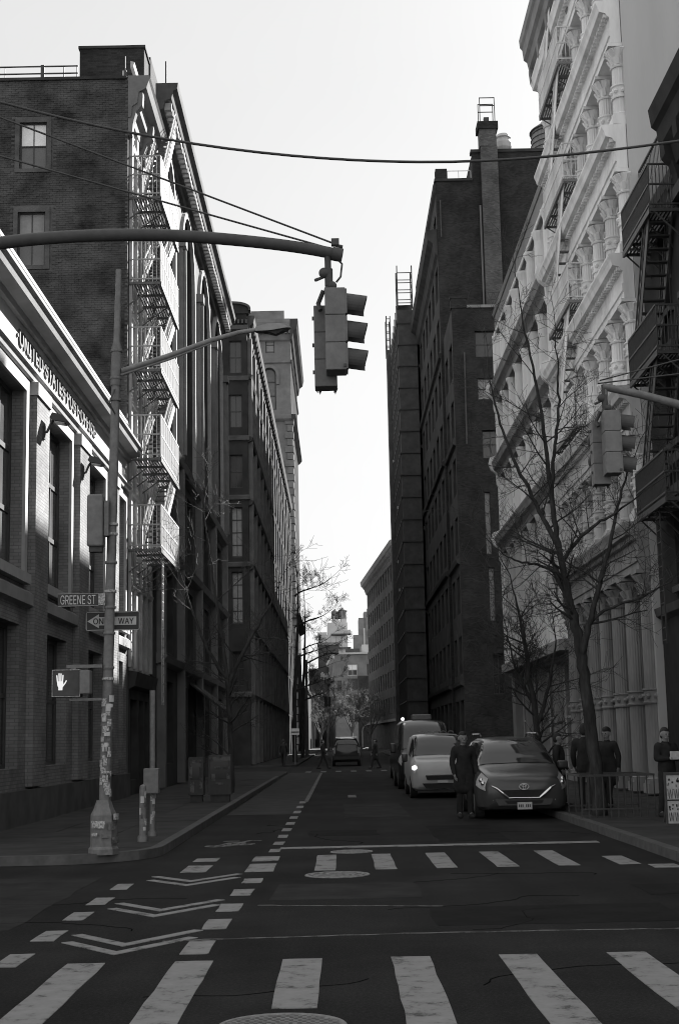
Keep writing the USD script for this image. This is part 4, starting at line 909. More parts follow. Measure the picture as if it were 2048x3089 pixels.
mb = MB(); FY.prof(mb, [(0.001, 20.2), (0.6, 20.6), (0.7, 21.2), (0.001, 21.4)], 0, 64.2); FZ.box(mb, -0.6, 12, 21.2, 21.6, -0.6, 0.25); part(t, 'parapet', mb, 'pale_panel')
part(t, 'roof', MB().box(0, 12, 330.6, 380, 20.6, 21.0), 'mid_panel')
part(t, 'roof_shed', MB().box(2, 5.2, 332, 340, 21.0, 22.6), 'dim_panel'); part(t, 'roof_cabin', MB().box(5.8, 12, 334, 342, 21.0, 23.6), 'pale_panel')
t = thing('end_dark_house', 'black narrow house front beside the mid grey apartment house', 'building', (5, 300, 0))
part(t, 'wall', MB().box(4.25, 9, 300, 312, 0, 14.9), 'soot_stone')
mb = MB(); 
for k in range(3): mb.bar((3.7, 299.5, 7.6 - 0.6 * k), (6.2, 286, 8.2 - 0.6 * k), 0.14)
part(t, 'balcony_rail', mb, 'limestone_aged')
mb = MB(); NEAR(299.9).poly(mb, arch(4.8, 8.0, 0, 5.0, None, 10).difference(arch(5.0, 7.8, 0, 4.8, None, 10)), 0, 0.3); part(t, 'arch_trim', mb, 'limestone_aged')

FV = NEAR(420.0)
t = thing('stepped_white_block', 'pale stepped office block with terraces at the far end of the street', 'building', (0, 420, 0))
part(t, 'lower_storeys', MB().box(-5.4, 2.9, 421.5, 460, 0, 32.4), 'pale_panel')
part(t, 'front_bay', MB().box(-1.6, 3.2, 420.0, 421.48, 20, 31.9), 'pale_panel')
part(t, 'upper_storeys', MB().box(-2.8, 3.2, 422, 458, 32.4, 36.0), 'pale_panel')
mb = MB()
for z in (28.2, 32.2): mb.box(-3.0 if z < 30 else -1.7, 4.1, 419.0, 421.4, z, z + 0.35)
part(t, 'terrace', mb, 'tank_roof')
mb = MB(); mb.box(3.2, 4.1, 419.1, 422, 32.55, 33.6); mb.box(-5.5, -2.9, 421.4, 421.9, 32.4, 33.2); part(t, 'terrace_rail', mb, 'pale_panel')
mb = MB()
for x in (-3.4, -0.2, 1.3): mb.box(x, x + 0.14, 419.96 if x > -1.6 else 421.46, 420.0 if x > -1.6 else 421.5, 21, 31.8)
part(t, 'facade_joint', mb, 'mid_panel')
mb = MB(); mb.box(-1.4, 1.0, 423, 428, 36.0, 36.8); mb.box(1.4, 3.0, 423, 428, 36.0, 37.2); mb.box(-0.9, -0.4, 423, 424, 36.8, 38); part(t, 'roof_plant', mb, 'pale_panel')
water_tank(-0.35, 426, 36.0, 1.15, 2.2, 'left wooden water tank of the pair on the pale stepped block', legs=1.3)
water_tank(1.95, 426, 36.0, 1.3, 2.4, 'right taller water tank of the pair on the pale stepped block', legs=1.4)

t = thing('round_topped_tower', 'dark grey tower slab with rounded top near the angled brick building', 'building', (7, 380, 0))
part(t, 'tower', MB().box(5.9, 7.4, 381, 392, 0, 33.8), 'mid_panel')
part(t, 'round_bay', MB().lathe([(0.95, 0), (0.95, 35.0), (0.7, 35.5), (0.2, 35.6)], (8.1, 382, 0), 20), 'mid_panel')
part(t, 'shoulder', MB().box(4.35, 10.5, 380, 380.95, 0, 29.2), 'mid_panel'); part(t, 'flue', MB().tube([(7.3, 379.8, 18), (7.3, 379.8, 31)], 0.2, 8), 'pale_panel')
t = thing('dark_end_block', 'dark block with white graffiti strip in front of the stepped white block', 'building', (-3, 370, 0))
part(t, 'wall', MB().box(-4.9, 0.4, 370, 384, 0, 26.0), 'dim_panel')
r3 = random.Random(5); mb = MB()
for k in range(16): x = -4.3 + 0.22 * k; mb.box(x, x + 0.13, 369.93, 369.99, 17.0 + r3.uniform(-0.3, 0.8), 18.4 + r3.uniform(-0.3, 0.8))
part(t, 'graffiti', mb, 'pale_panel', kind='stuff'); part(t, 'roof_slab', MB().box(-5.1, 0.6, 369.8, 384, 26.0, 26.7), 'mid_panel')
t = thing('distant_flat_block', 'small dark flat block left of the graffiti block', 'building', (-6, 371, 0)); part(t, 'wall', MB().box(-7.4, -4.95, 371, 384, 0, 19.7), 'dim_panel'); part(t, 'parapet', MB().box(-7.5, -4.96, 370.9, 384, 19.7, 20.1), 'mid_panel')
t = thing('low_street_house', 'small dark low house at the foot of the left row far down the street', 'building', (-7, 262, 0)); part(t, 'wall', MB().box(-20, -5.6, 255, 300, 0, 10.6), 'brownstone'); part(t, 'cornice', MB().box(-20, -5.3, 254.7, 300, 10.6, 11.0), 'brownstone')
mb = MB()
for k in range(4): mb.box(-7.2 + 0.4 * k, -7.1 + 0.4 * k, 256, 256.1, 11, 12 + 0.4 * (k % 2))
part(t, 'chimney_pots', mb, 'soot_stone', kind='stuff')
t = thing('distant_shop_row', 'sliver of lit shop fronts between the left row and far lamp post', 'building', (-6, 340, 0))
part(t, 'wall', MB().box(-12, -5.4, 330, 368, 0, 13), 'dim_panel')
mb = MB()
for k in range(4): mb.box(-5.4, -5.3, 332 + 8 * k, 336 + 8 * k, 2 + (k % 2) * 4, 5 + (k % 2) * 4)
part(t, 'shop_sign', mb, 'pale_panel')

# ---------------------------------------------------------------- street lamp with signs
def hull(pts): return trimesh.convex.convex_hull(np.asarray(pts, float))
def rbox(x0, x1, y0, y1, z0, z1, r):
    pts = [(x0 + r if sx < 0 else x1 - r, y0 + r if sy < 0 else y1 - r, z0 + r if sz < 0 else z1 - r) for sx in (-1, 1) for sy in (-1, 1) for sz in (-1, 1)]
    s = trimesh.creation.icosphere(subdivisions=1, radius=r).vertices
    return hull(np.vstack([s + p for p in pts]))
BX, BY = -3.58, 22.1
px = lambda z: BX + 0.021 * (z - 0.13)
t = LAMP = thing('street_lamp', 'tall tapered lamp pole covered in stickers on the left corner with a cobra head arm', 'street lamp', (BX, BY, 0.13))
part(t, 'base', MB().lathe([(0.23, 0.12), (0.23, 0.2), (0.2, 0.24), (0.2, 0.7), (0.15, 0.8), (0.11, 0.92)], (BX, BY, 0), 8), 'steel_pole')
zs = [0.9, 2.0, 4.0, 6.0, 7.4]; part(t, 'pole', MB().tube([(px(z), BY, z) for z in zs], [0.09, 0.082, 0.076, 0.072, 0.07], 14), 'steel_pole', True)
part(t, 'upper_pole', MB().tube([(px(7.38), BY, 7.38), (px(8.0), BY, 8.0), (px(8.12), BY, 8.12), (px(9.3), BY, 9.3)], [0.085, 0.08, 0.055, 0.045], 12), 'steel_pole', True)
for z in (2.05, 2.75, 2.92, 3.45, 3.85, 4.1, 4.55, 5.0, 5.15, 7.15, 7.5, 7.95):
    part(t, 'pole_band', MB().lathe([(0.092, -0.02), (0.095, 0), (0.092, 0.02)], (px(z), BY, z), 14), 'sticker' if z in (2.75, 5.0, 5.15, 4.1) else 'steel_pole')
rs = random.Random(11)
def stickers(t, xf, y, r, z0, z1, n):
    for k in range(n):
        z = z0 + (z1 - z0) * (k + rs.random()) / n; h = rs.uniform(0.05, 0.12); a0 = rs.uniform(-2.6, -0.6); da = rs.uniform(0.5, 1.2); rr = (r(z) if callable(r) else r) + 0.003 + 0.0004 * k
        an = np.linspace(a0, a0 + da, 6); V = [(xf(zz_) + rr * math.cos(a), y + rr * math.sin(a), zz_) for zz_ in (z, z + h) for a in an]
        F = [(i, i + 1, i + 7, i + 6) for i in range(5)]; part(t, 'sticker', MB().add(V, F), rs.choice(['sticker', 'sticker', 'poster_paper', 'old_paint']))
stickers(t, px, BY, lambda z: 0.098 - 0.01 * min(1, (z - 0.9)), 0.95, 2.4, 34)
stickers(t, px, BY, 0.212, 0.26, 0.66, 7)
mb = MB().tube([(-3.33, BY, 7.62), (-2.6, BY, 7.85), (-1.9, BY, 8.1), (-1.45, BY, 8.22), (-1.15, BY, 8.26)], [0.045, 0.042, 0.04, 0.036, 0.032], 10); mb.tube([(-3.36, BY, 7.55), (-2.6, BY, 7.79), (-1.9, BY, 8.05)], [0.022, 0.02, 0.016], 8); part(t, 'arm', mb, 'grey_paint', True)
mb = MB(); mb.tri(hull([(-1.2, BY - 0.06, 8.22), (-1.2, BY + 0.06, 8.22), (-1.2, BY, 8.31), (-0.95, BY - 0.13, 8.21), (-0.95, BY + 0.13, 8.21), (-1.0, BY, 8.36), (-0.7, BY - 0.13, 8.25), (-0.7, BY + 0.13, 8.25), (-0.72, BY, 8.36), (-0.62, BY, 8.28)])); p = part(t, 'luminaire', mb, 'signal_grey', 40)
mb = MB(); mb.tri(hull([(-1.02, BY - 0.1, 8.21), (-1.02, BY + 0.1, 8.21), (-0.72, BY - 0.1, 8.24), (-0.72, BY + 0.1, 8.24), (-0.87, BY - 0.06, 8.16), (-0.87, BY + 0.06, 8.16)])); part(p, 'lens', mb, 'signal_dark', 40)
mb = MB().tube([(px(7.3), BY - 0.1, 7.3), (-3.5, BY - 0.2, 7.05), (-3.42, BY - 0.1, 6.9)], 0.015, 6); part(t, 'cable_loop', mb, 'black_iron')

t = thing('cabinet', 'pale grey box mounted high on the lamp pole', 'cabinet', (-3.7, 22, 4.8))
mb = MB(); mb.tri(rbox(-3.83, -3.58, 21.85, 22.1, 4.78, 5.6, 0.035)); part(t, 'box', mb, 'signal_grey', 40)
part(t, 'cover', MB().box(-3.57, -3.5, 21.9, 22.08, 4.95, 5.5), 'steel_pole'); part(t, 'foot', MB().box(-3.8, -3.6, 21.9, 22.05, 4.7, 4.78), 'signal_dark')

FSg = NEAR(BY - 0.1)
t = thing('street_name_sign', 'street name sign lettered GREENE ST on the lamp pole', 'street sign', (-3.95, BY, 3.95))
mb = MB(); FSg.box(mb, -4.29, -3.66, 3.87, 4.07, -0.01, 0.0); part(t, 'plate', mb, 'sign_green')
mb = MB(); FSg.box(mb, -4.29, -3.66, 3.872, 3.879, 0.001, 0.003); FSg.box(mb, -4.29, -3.66, 4.062, 4.068, 0.001, 0.003); part(t, 'border', mb, 'sign_white')
mb = MB(); FSg.text(mb, 'GREENE ST', -4.25, -3.71, 3.9, 0.14, 0.001, 0.003, False); part(t, 'lettering', mb, 'sign_letter')
mb = MB(); FSg.box(mb, -3.66, -3.56, 3.88, 4.06, -0.02, 0.02); part(t, 'clamp', mb, 'sticker')
FSg = NEAR(BY + 0.12)
t = thing('one_way_sign', 'black ONE WAY arrow sign crossing behind the lamp pole', 'street sign', (-3.45, BY, 3.65))
mb = MB(); o = sbox(-3.9, 3.5, -3.05, 3.8).buffer(-0.03).buffer(0.03); FSg.poly(mb, o, -0.01, 0.0); part(t, 'plate', mb, 'sign_black')
mb = MB(); FSg.poly(mb, o.buffer(-0.008).difference(o.buffer(-0.017)), 0.001, 0.003); part(t, 'border', mb, 'sign_white')
arw = Polygon([(-3.87, 3.65), (-3.69, 3.76), (-3.69, 3.715), (-3.11, 3.715), (-3.11, 3.585), (-3.69, 3.585), (-3.69, 3.54)])
mb = MB(); FSg.poly(mb, arw, 0.001, 0.003); part(t, 'arrow', mb, 'sign_white')
mb = MB(); FSg.text(mb, 'ONE', -3.78, -3.55, 3.605, 0.088, 0.0035, 0.002); part(t, 'lettering', mb, 'sign_black'); mb = MB(); FSg.text(mb, 'WAY', -3.39, -3.15, 3.605, 0.088, 0.0035, 0.002); part(t, 'lettering', mb, 'sign_black')

t = thing('pedestrian_signal', 'pedestrian signal box on the lamp pole showing a lit raised hand', 'pedestrian signal', (-4.1, 22, 2.7))
mb = MB(); mb.tri(rbox(-4.36, -3.92, 21.95, 22.2, 2.48, 2.9, 0.025)); part(t, 'housing', mb, 'signal_dark', 40)
FSg = NEAR(21.945); mb = MB(); FSg.poly(mb, sbox(-4.36, 2.48, -3.92, 2.9).buffer(-0.004).difference(sbox(-4.36, 2.48, -3.92, 2.9).buffer(-0.014)), 0.0, 0.006); part(t, 'rim', mb, 'sticker')
fing = [LineString([(a, -0.02), (b, h)]).buffer(0.0088) for a, b, h in ((-0.043, -0.056, 0.085), (-0.018, -0.022, 0.115), (0.006, 0.008, 0.112), (0.03, 0.038, 0.088))]
hand = unary_union(fing + [Polygon([(-0.052, 0.0), (-0.048, -0.055), (-0.03, -0.1), (-0.032, -0.135), (0.03, -0.135), (0.032, -0.1), (0.046, -0.06), (0.04, 0.0)]), LineString([(0.035, -0.075), (0.07, -0.03), (0.088, 0.005)]).buffer(0.009)])
mb = MB(); FSg.poly(mb, affinity.translate(hand, -4.225, 2.72), 0.0065, 0.009); part(t, 'hand', mb, 'hand_glow')
mb = MB(); mb.tri(rbox(-3.93, -3.77, 21.9, 22.15, 2.52, 2.88, 0.02)); part(t, 'side_panel', mb, 'signal_grey', 40)
part(t, 'bracket', MB().box(-4.15, -3.6, 22.0, 22.06, 2.92, 2.97).box(-4.1, -3.6, 22.0, 22.05, 2.42, 2.46).box(-4.08, -4.0, 22.0, 22.05, 2.9, 2.92), 'steel_pole')

# ---------------------------------------------------------------- bollard, pay post, news boxes on the left corner
t = thing('bollard', 'short round bollard plastered with stickers right of the lamp pole', 'bollard', (-3.3, 24.4, 0.13))
part(t, 'post', MB().lathe([(0.085, 0.13), (0.085, 0.22), (0.06, 0.25), (0.06, 1.0), (0.045, 1.06), (0.01, 1.08)], (-3.3, 24.4, 0), 12), 'steel_pole', 40); stickers(t, lambda z: -3.3, 24.4, 0.06, 0.3, 0.95, 10)
t = thing('sign_post', 'stickered post with grey box near the left kerb', 'post', (-3.33, 25.9, 0.13))
part(t, 'post', MB().lathe([(0.08, 0.13), (0.08, 0.2), (0.05, 0.24), (0.05, 2.7)], (-3.33, 25.9, 0), 12), 'steel_pole', 40); stickers(t, lambda z: -3.33, 25.9, 0.05, 0.3, 0.9, 10)
mb = MB(); mb.tri(rbox(-3.47, -3.2, 25.7, 25.9, 0.88, 1.32, 0.02)); part(t, 'box', mb, 'signal_grey', 40)
def news_box(x, y, w, h, label, bands):
    t = thing('news_box', label, 'newspaper box', (x, y, 0.13)); F = NEAR(y)
    part(t, 'body', MB().box(x - w / 2, x + w / 2, y, y + 0.45, 0.33, h), 'signal_dark'); part(t, 'base', MB().box(x - w / 2 + 0.05, x + w / 2 - 0.05, y + 0.05, y + 0.4, 0.13, 0.33), 'black_iron')
    for a, b, c, d in bands: mb = MB(); F.box(mb, x + a, x + b, c, d, 0.001, 0.008); part(t, 'sticker', mb, 'old_paint')
    mb = MB(); F.box(mb, x - w / 2 + 0.06, x + w / 2 - 0.06, 0.75, h - 0.12, 0.0005, 0.004); part(t, 'door', mb, 'glass_dark')
news_box(-3.95, 40, 0.42, 1.35, 'narrow dark news box with stickers behind the left kerb', [(-0.16, -0.05, 0.4, 0.7), (-0.1, 0.15, 1.2, 1.3), (0.1, 0.17, 0.5, 1.1), (-0.18, -0.1, 0.8, 1.1)])
news_box(-3.3, 40, 0.62, 1.4, 'wide dark news box covered with sticker frames nearer the kerb', [(-0.28, 0.3, 1.25, 1.36), (-0.14, 0.22, 1.02, 1.1), (0.2, 0.28, 0.75, 1.1), (-0.22, -0.12, 0.7, 0.9), (-0.1, 0.1, 0.6, 0.66)])

# ---------------------------------------------------------------- traffic signals on mast arms
def tube_along(mb, c, d, r, n=10, open_=False): mb.tube([c, c + d], r, n)
def signal(x, y, zt, s, label, m='signal_grey'):
    """two three-lamp heads hung side by side: one faces down the cross street to the right, one away"""
    t = thing('traffic_signal', label, 'traffic signal', (x, y, zt))
    k = s / 0.255
    for i in range(3):
        z1 = zt - s * i - 0.001; z0 = zt - s * (i + 1) + 0.001
        mb = MB(); mb.tri(rbox(x - 0.06 * k, x + 0.125 * k, y - 0.12 * k, y + 0.12 * k, z0, z1, 0.009 * k)); h = part(t, 'housing', mb, m, 35)
        c = np.array([x + 0.125 * k, y, (z0 + z1) / 2])
        mb = MB(); mb.box(c[0] - 0.004, c[0] + 0.014 * k, y - 0.115 * k, y + 0.115 * k, z0 + 0.012, z1 - 0.012); part(h, 'door', mb, m)
        mb = MB().tube([c + (0.012 * k, 0, 0), c + (0.02 * k, 0, 0)], 0.095 * k, 18); part(h, 'lens', mb, 'signal_dark')
        an = np.linspace(-math.pi * 0.22, math.pi * 1.22, 19); V = []; L_ = 0.2 * k
        for rr in (0.104 * k, 0.098 * k):
            for a in an:
                e = L_ * (0.86 + 0.14 * math.sin(a)) if math.sin(a) > 0 else L_ * 0.84
                for q in (0.012 * k, e): V.append(c + np.array([q, rr * math.cos(a), rr * math.sin(a) - q * 0.16]))
        n = len(an); F = []
        for j in range(n - 1):
            a = 2 * j; F += [(a, a + 1, a + 3, a + 2), (a + 2 * n + 2, a + 2 * n + 3, a + 2 * n + 1, a + 2 * n), (a + 1, a + 2 * n + 1, a + 2 * n + 3, a + 3)]
        part(h, 'visor', MB().add(V, F), 'signal_dark' if m == 'signal_grey' else m)
        z1 -= 0.09 * k; z0 -= 0.09 * k
        mb = MB(); mb.tri(rbox(x - 0.165 * k, x + 0.04 * k, y + 0.125 * k, y + 0.32 * k, z0, z1, 0.009 * k)); h = part(t, 'housing', mb, m, 35)
        mb = MB(); mb.box(x - 0.182 * k, x - 0.16 * k, y + 0.2 * k, y + 0.23 * k, z0 + 0.14 * k, z0 + 0.17 * k); part(h, 'latch', mb, 'signal_dark')
        c = np.array([x - 0.067 * k, y + 0.32 * k, (z0 + z1) / 2]); V = []
        for rr in (0.1 * k, 0.095 * k):
            for a in an:
                for q in (0.0, L_ * 0.9): V.append(c + np.array([rr * math.cos(a), q, rr * math.sin(a) - q * 0.2]))
        part(h, 'visor', MB().add(V, F), 'signal_dark' if m == 'signal_grey' else m)
    mb = MB()
    for a in (-0.12, 0.02): mb.tri(hull([(x + (a - 0.02) * k, y + 0.28 * k, zt - 3.3 * s), (x + (a + 0.025) * k, y + 0.28 * k, zt - 3.28 * s), (x + a * k, y + 0.34 * k, zt - 3.3 * s), (x + a * k, y + 0.3 * k, zt - 3.5 * s)]))
    mb.box(x + 0.1 * k, x + 0.125 * k, y - 0.135 * k, y - 0.12 * k, zt - 2.9 * s, zt - 2.8 * s); part(t, 'bottom_latch', mb, 'signal_dark')
    mb = MB(); mb.tube([(x - 0.04 * k, y, zt - 0.004), (x - 0.02 * k, y, zt + 0.06 * k)], 0.03 * k, 10); mb.tri(trimesh.creation.icosphere(subdivisions=2, radius=0.042 * k), [[1, 0, 0, x + 0.01 * k], [0, 1, 0, y - 0.02], [0, 0, 1, zt + 0.045 * k], [0, 0, 0, 1]])
    mb.tube([(x - 0.02 * k, y, zt + 0.05 * k), (x - 0.02 * k, y, zt + 0.21 * k)], 0.037 * k, 10); mb.tri(trimesh.creation.icosphere(subdivisions=2, radius=0.05 * k), [[1, 0, 0, x - 0.06 * k], [0, 0.8, 0, y - 0.01], [0, 0, 1, zt + 0.17 * k], [0, 0, 0, 1]])
    mb.tube([(x - 0.05 * k, y, zt + 0.14 * k), (x - 0.14 * k, y - 0.02, zt + 0.1 * k), (x - 0.15 * k, y - 0.02, zt + 0.098 * k)], [0.012 * k, 0.016 * k, 0.01 * k], 8)
    mb.tube([(x - 0.1 * k, y + 0.05 * k, zt - 0.16 * s * 4), (x - 0.12 * k, y + 0.08 * k, zt - 0.09 * k), (x - 0.07 * k, y + 0.04 * k, zt + 0.02)], 0.022 * k, 8)
    mb.tube([(x - 0.025 * k, y, zt + 0.2 * k), (x - 0.025 * k, y, zt + 0.33 * k)], 0.03 * k, 10); part(t, 'hanger', mb, 'signal_dark', 40)
    return t
AY = 12.4; s_ = AY / 13.0
q = lambda x, z: (x * s_, AY, (z - 1.75) * s_ + 1.75)
t = thing('mast_arm', 'long curved mast arm with guy wires reaching in from the left photo edge', 'signal mast', (-4.6, AY, 0.13))
part(t, 'pole', MB().tube([(-4.6, AY, 0.13), (-4.6, AY, 8.3)], [0.13, 0.09], 14), 'steel_pole', True); part(t, 'base', MB().lathe([(0.25, 0.12), (0.25, 0.7), (0.15, 0.95)], (-4.6, AY, 0), 8), 'steel_pole')
ctl = np.array([(-4.6, 6.0), (-3.14, 6.475), (-2.4, 6.53), (-1.68, 6.53), (-0.82, 6.455), (-0.3, 6.38), (0.1, 6.295)])
from scipy.interpolate import CubicSpline
cs_ = CubicSpline(ctl[:, 0], ctl[:, 1]); xs = np.linspace(-4.75, 0.1, 40)
part(t, 'arm', MB().tube([(-4.6, AY, 5.9)] + [q(x, cs_(x)) for x in xs[1:]], np.linspace(0.062, 0.052, 40), 16), 'signal_dark', True)
part(t, 'end_cap', MB().tube([q(0.03, 6.31), q(0.125, 6.29)], [0.062, 0.062], 16), 'signal_dark', 40)
mb = MB(); mb.box(*[v for a, b in zip(q(0.06, 6.42), (0.035, 0.03, 0.03)) for v in (a - b, a + b)]); mb.tube([q(0.03, 6.4), q(0.13, 6.375)], 0.015, 6); part(t, 'wire_clamp', mb, 'signal_dark')
def wire(t, pts, r, name='guy_wire', sag=0.0, n=14):
    a, b = np.array(pts[0]), np.array(pts[-1]); s = np.linspace(0, 1, n)[:, None]; P_ = a + (b - a) * s; P_[:, 2] -= sag * 4 * (s * (1 - s))[:, 0]
    part(t, name, MB().tube(P_, r, 6), 'black_iron', True)
wire(t, [q(0.07, 6.4), q(-4.75, 8.42)], 0.009); wire(t, [q(-0.05, 6.38), q(-4.75, 7.86)], 0.009)
signal(0.012, AY, q(0, 5.94)[2], 0.253, 'traffic signal hanging at the centre against the white sky')
mb = MB().tube([q(0.09, 6.24), (0.115, AY, 6.0), (0.1, AY, 5.88), (0.06, AY, 5.83)], 0.01, 6); part(t, 'feed_cable', mb, 'black_iron', True)
t = thing('overhead_cable', 'thick black cable sagging across the whole street above the signal', 'cable', q(0, 7.66))
cx = np.array([(-8.0, 10.2), (-3.39, 8.0), (-1.87, 7.55), (0.19, 7.25), (1.38, 7.20), (2.84, 7.31), (3.4, 7.37), (7.0, 8.1)]); c2 = CubicSpline([-8, -3.14, -1.85, 0.187, 1.38, 2.84, 3.38, 7.0], [9.9, 7.9, 7.555, 7.247, 7.207, 7.307, 7.372, 8.0])
xs = np.linspace(-8, 7, 50); part(t, 'cable', MB().tube([q(x, c2(x)) for x in xs], 0.0125, 6), 'black_iron', True)

AY2 = 18.7; s2 = AY2 / 18.0; q2 = lambda x, z: (x * s2, AY2, (z - 1.75) * s2 + 1.75)
t = thing('mast_arm', 'shorter mast arm with guy wires reaching in from the right photo edge', 'signal mast', (6.2, AY2, 0.13))
part(t, 'pole', MB().tube([(6.2, AY2, 0.13), (6.2, AY2, 7.6)], [0.13, 0.09], 14), 'steel_pole', True)
part(t, 'arm', MB().tube([q2(5.98, 5.1), q2(5.2, 5.62), q2(4.47, 5.94), q2(4.0, 6.08), q2(3.5, 6.2)], [0.065, 0.062, 0.058, 0.054, 0.05], 14), 'steel_pole', True)
wire(t, [q2(3.47, 6.28), q2(5.98, 6.9)], 0.01); wire(t, [q2(3.44, 6.24), q2(5.98, 6.5)], 0.01)
signal(q2(3.54, 0)[0], AY2, q2(0, 5.86)[2], 0.285, 'traffic signal on the right hanging in front of the white columns', 'signal_grey')
part(t, 'hanger', MB().tube([q2(3.53, 6.2), (q2(3.53, 0)[0], AY2, q2(0, 6.0)[2])], 0.035, 8), 'steel_pole')

t = thing('street_lamp', 'distant street lamp with curved arm against the sky at the end of the street', 'street lamp', (-3.3, 150, 0.1))
part(t, 'pole', MB().tube([(-3.3, 150, 0.1), (-3.25, 150, 10.1)], [0.2, 0.13], 8), 'steel_pole')
part(t, 'arm', MB().tube([(-3.25, 150, 9.7), (-1.74, 150, 10.45), (-0.9, 150, 10.7), (-0.4, 150, 10.75)], [0.1, 0.09, 0.08, 0.07], 6), 'steel_pole'); part(t, 'luminaire', MB().tube([(-0.6, 150, 10.75), (-0.1, 150, 10.72), (0.2, 150, 10.7)], [0.08, 0.16, 0.06], 8), 'steel_pole')
part(t, 'signal_arm', MB().tube([(-3.3, 150, 6.0), (-2.2, 150, 6.25), (-1.2, 150, 6.35)], 0.07, 6), 'steel_pole'); part(t, 'signal_head', MB().box(-1.45, -1.1, 149.8, 150.2, 5.2, 6.25).box(-1.05, -0.75, 149.9, 150.3, 5.2, 6.2), 'signal_dark')

# ---------------------------------------------------------------- right corner: poster board, tree guard
t = thing('poster_board', 'white A-frame board with dark zigzag print cut by the right photo edge', 'poster board', (5.95, 26.3, 0.13))
F = NEAR(26.3)
mb = MB(); F.box(mb, 5.9, 6.55, 0.14, 1.0, -0.05, 0.0); part(t, 'board', mb, 'poster_paper')
mb = MB(); F.box(mb, 5.87, 5.9, 0.13, 1.05, -0.06, 0.012); F.box(mb, 5.9, 6.58, 1.0, 1.05, -0.06, 0.012); part(t, 'frame', mb, 'signal_dark')
mb = MB()
r5 = random.Random(4)
for row, (a, b) in enumerate(((0.18, 0.34), (0.36, 0.52), (0.58, 0.75), (0.77, 0.96))):
    x = 5.92
    while x < 6.5:
        if row % 2 == 0:
            for dx in (0, 0.045): F.bar(mb, (x + dx, b, 0.004), (x + dx + 0.022, a, 0.004), 0.016, 0.004); F.bar(mb, (x + dx + 0.022, a, 0.005), (x + dx + 0.045, b, 0.005), 0.016, 0.004)
        else:
            for k in range(5): u, v = x + r5.uniform(0, 0.08), r5.uniform(a, b - 0.04); F.box(mb, u, u + r5.uniform(0.01, 0.035), v, v + r5.uniform(0.02, 0.05), 0.001 + 0.0005 * k, 0.0045)
        x += 0.11
F.box(mb, 5.9, 6.55, 0.54, 0.565, 0.001, 0.006); part(t, 'print', mb, 'poster_ink')
part(t, 'rear_leg', MB().bar((5.95, 26.4, 0.95), (5.95, 26.8, 0.13), 0.04), 'signal_dark')
t = thing('tree_guard', 'low black railing round the tree pit on the right pavement', 'tree guard', (5.2, 29.5, 0.13))
mb = MB()
for y in (28.7, 30.3): mb.bar((4.75, y, 0.95), (6.2, y, 0.95), 0.04); mb.bar((4.75, y, 0.3), (6.2, y, 0.3), 0.03)
for x in (4.75, 6.2): mb.bar((x, 28.7, 0.95), (x, 30.3, 0.95), 0.04)
part(t, 'rail', mb, 'black_iron')
for k in range(11):
    for y in (28.7, 30.3): part(t, 'bar', MB().box(4.75 + 0.145 * k - 0.01, 4.75 + 0.145 * k + 0.01, y - 0.01, y + 0.01, 0.13, 0.95), 'black_iron')
t = thing('notice_sign', 'small white notice board lit far down the left pavement', 'sign', (-3.0, 100, 0.13))
part(t, 'panel', MB().box(-3.35, -2.72, 100, 100.05, 2.16, 2.6), 'pale_panel'); part(t, 'post', MB().box(-3.06, -3.0, 100.05, 100.1, 0.13, 2.6), 'steel_pole')
mb = MB()
for k in range(7): mb.box(-3.28 + 0.08 * k, -3.22 + 0.08 * k, 99.985, 99.998, 2.3, 2.4)
part(t, 'print', mb, 'letter_dark')
t = thing('shop_awning', 'dim sloping shop awning low on the dark left row', 'awning', (-6, 66, 3))
part(t, 'canvas', MB().add([(-6.5, 63, 4.4), (-6.5, 68, 4.4), (-5.0, 68, 3.2), (-5.0, 63, 3.2), (-6.5, 63, 4.3), (-6.5, 68, 4.3), (-5.0, 68, 3.1), (-5.0, 63, 3.1)], [(0, 3, 2, 1), (4, 5, 6, 7), (0, 4, 7, 3), (1, 2, 6, 5), (3, 7, 6, 2), (0, 1, 5, 4)]), 'concrete')
part(t, 'valance', MB().box(-5.02, -4.99, 63, 68, 2.85, 3.1), 'concrete')

# ---------------------------------------------------------------- bare trees
def limb(rg, p, d, L_, r, depth, segs, out, droop=0.0, spread=0.6, up_=0.15):
    n = max(3, int(L_ / segs)); pts, rr = [p], [r]
    for k in range(n):
        d = d + np.array([rg.gauss(0, 0.13), rg.gauss(0, 0.13), rg.gauss(0, 0.1) + up_ * 0.25]); d /= np.linalg.norm(d)
        p = p + d * L_ / n; pts.append(p); rr.append(r * (1 - 0.62 * (k + 1) / n))
    out.append((depth, np.array(pts), np.array(rr)))
    if depth <= 0: return
    nb = {3: 6, 2: 6, 1: 5}.get(depth, 6)
    for k in range(nb):
        f = 0.25 + 0.72 * (k + rg.random() * 0.7) / nb; i = min(int(f * n), n - 1); q = pts[i] + (pts[i + 1] - pts[i]) * (f * n - i)
        a = rg.uniform(0, 2 * math.pi); dd = pts[i + 1] - pts[i]; dd /= np.linalg.norm(dd)
        e1 = np.cross(dd, (0.3, 0.5, 0.8)); e1 /= np.linalg.norm(e1); e2 = np.cross(dd, e1)
        nd = dd * 0.55 + spread * 1.2 * (e1 * math.cos(a) + e2 * math.sin(a)) + np.array([0, 0, up_]); nd /= np.linalg.norm(nd)
        limb(rg, q, nd, L_ * rg.uniform(0.4, 0.62), max(rr[i] * 0.5, 0.004), depth - 1, segs, out, droop, spread, up_)
    return pts[-1]
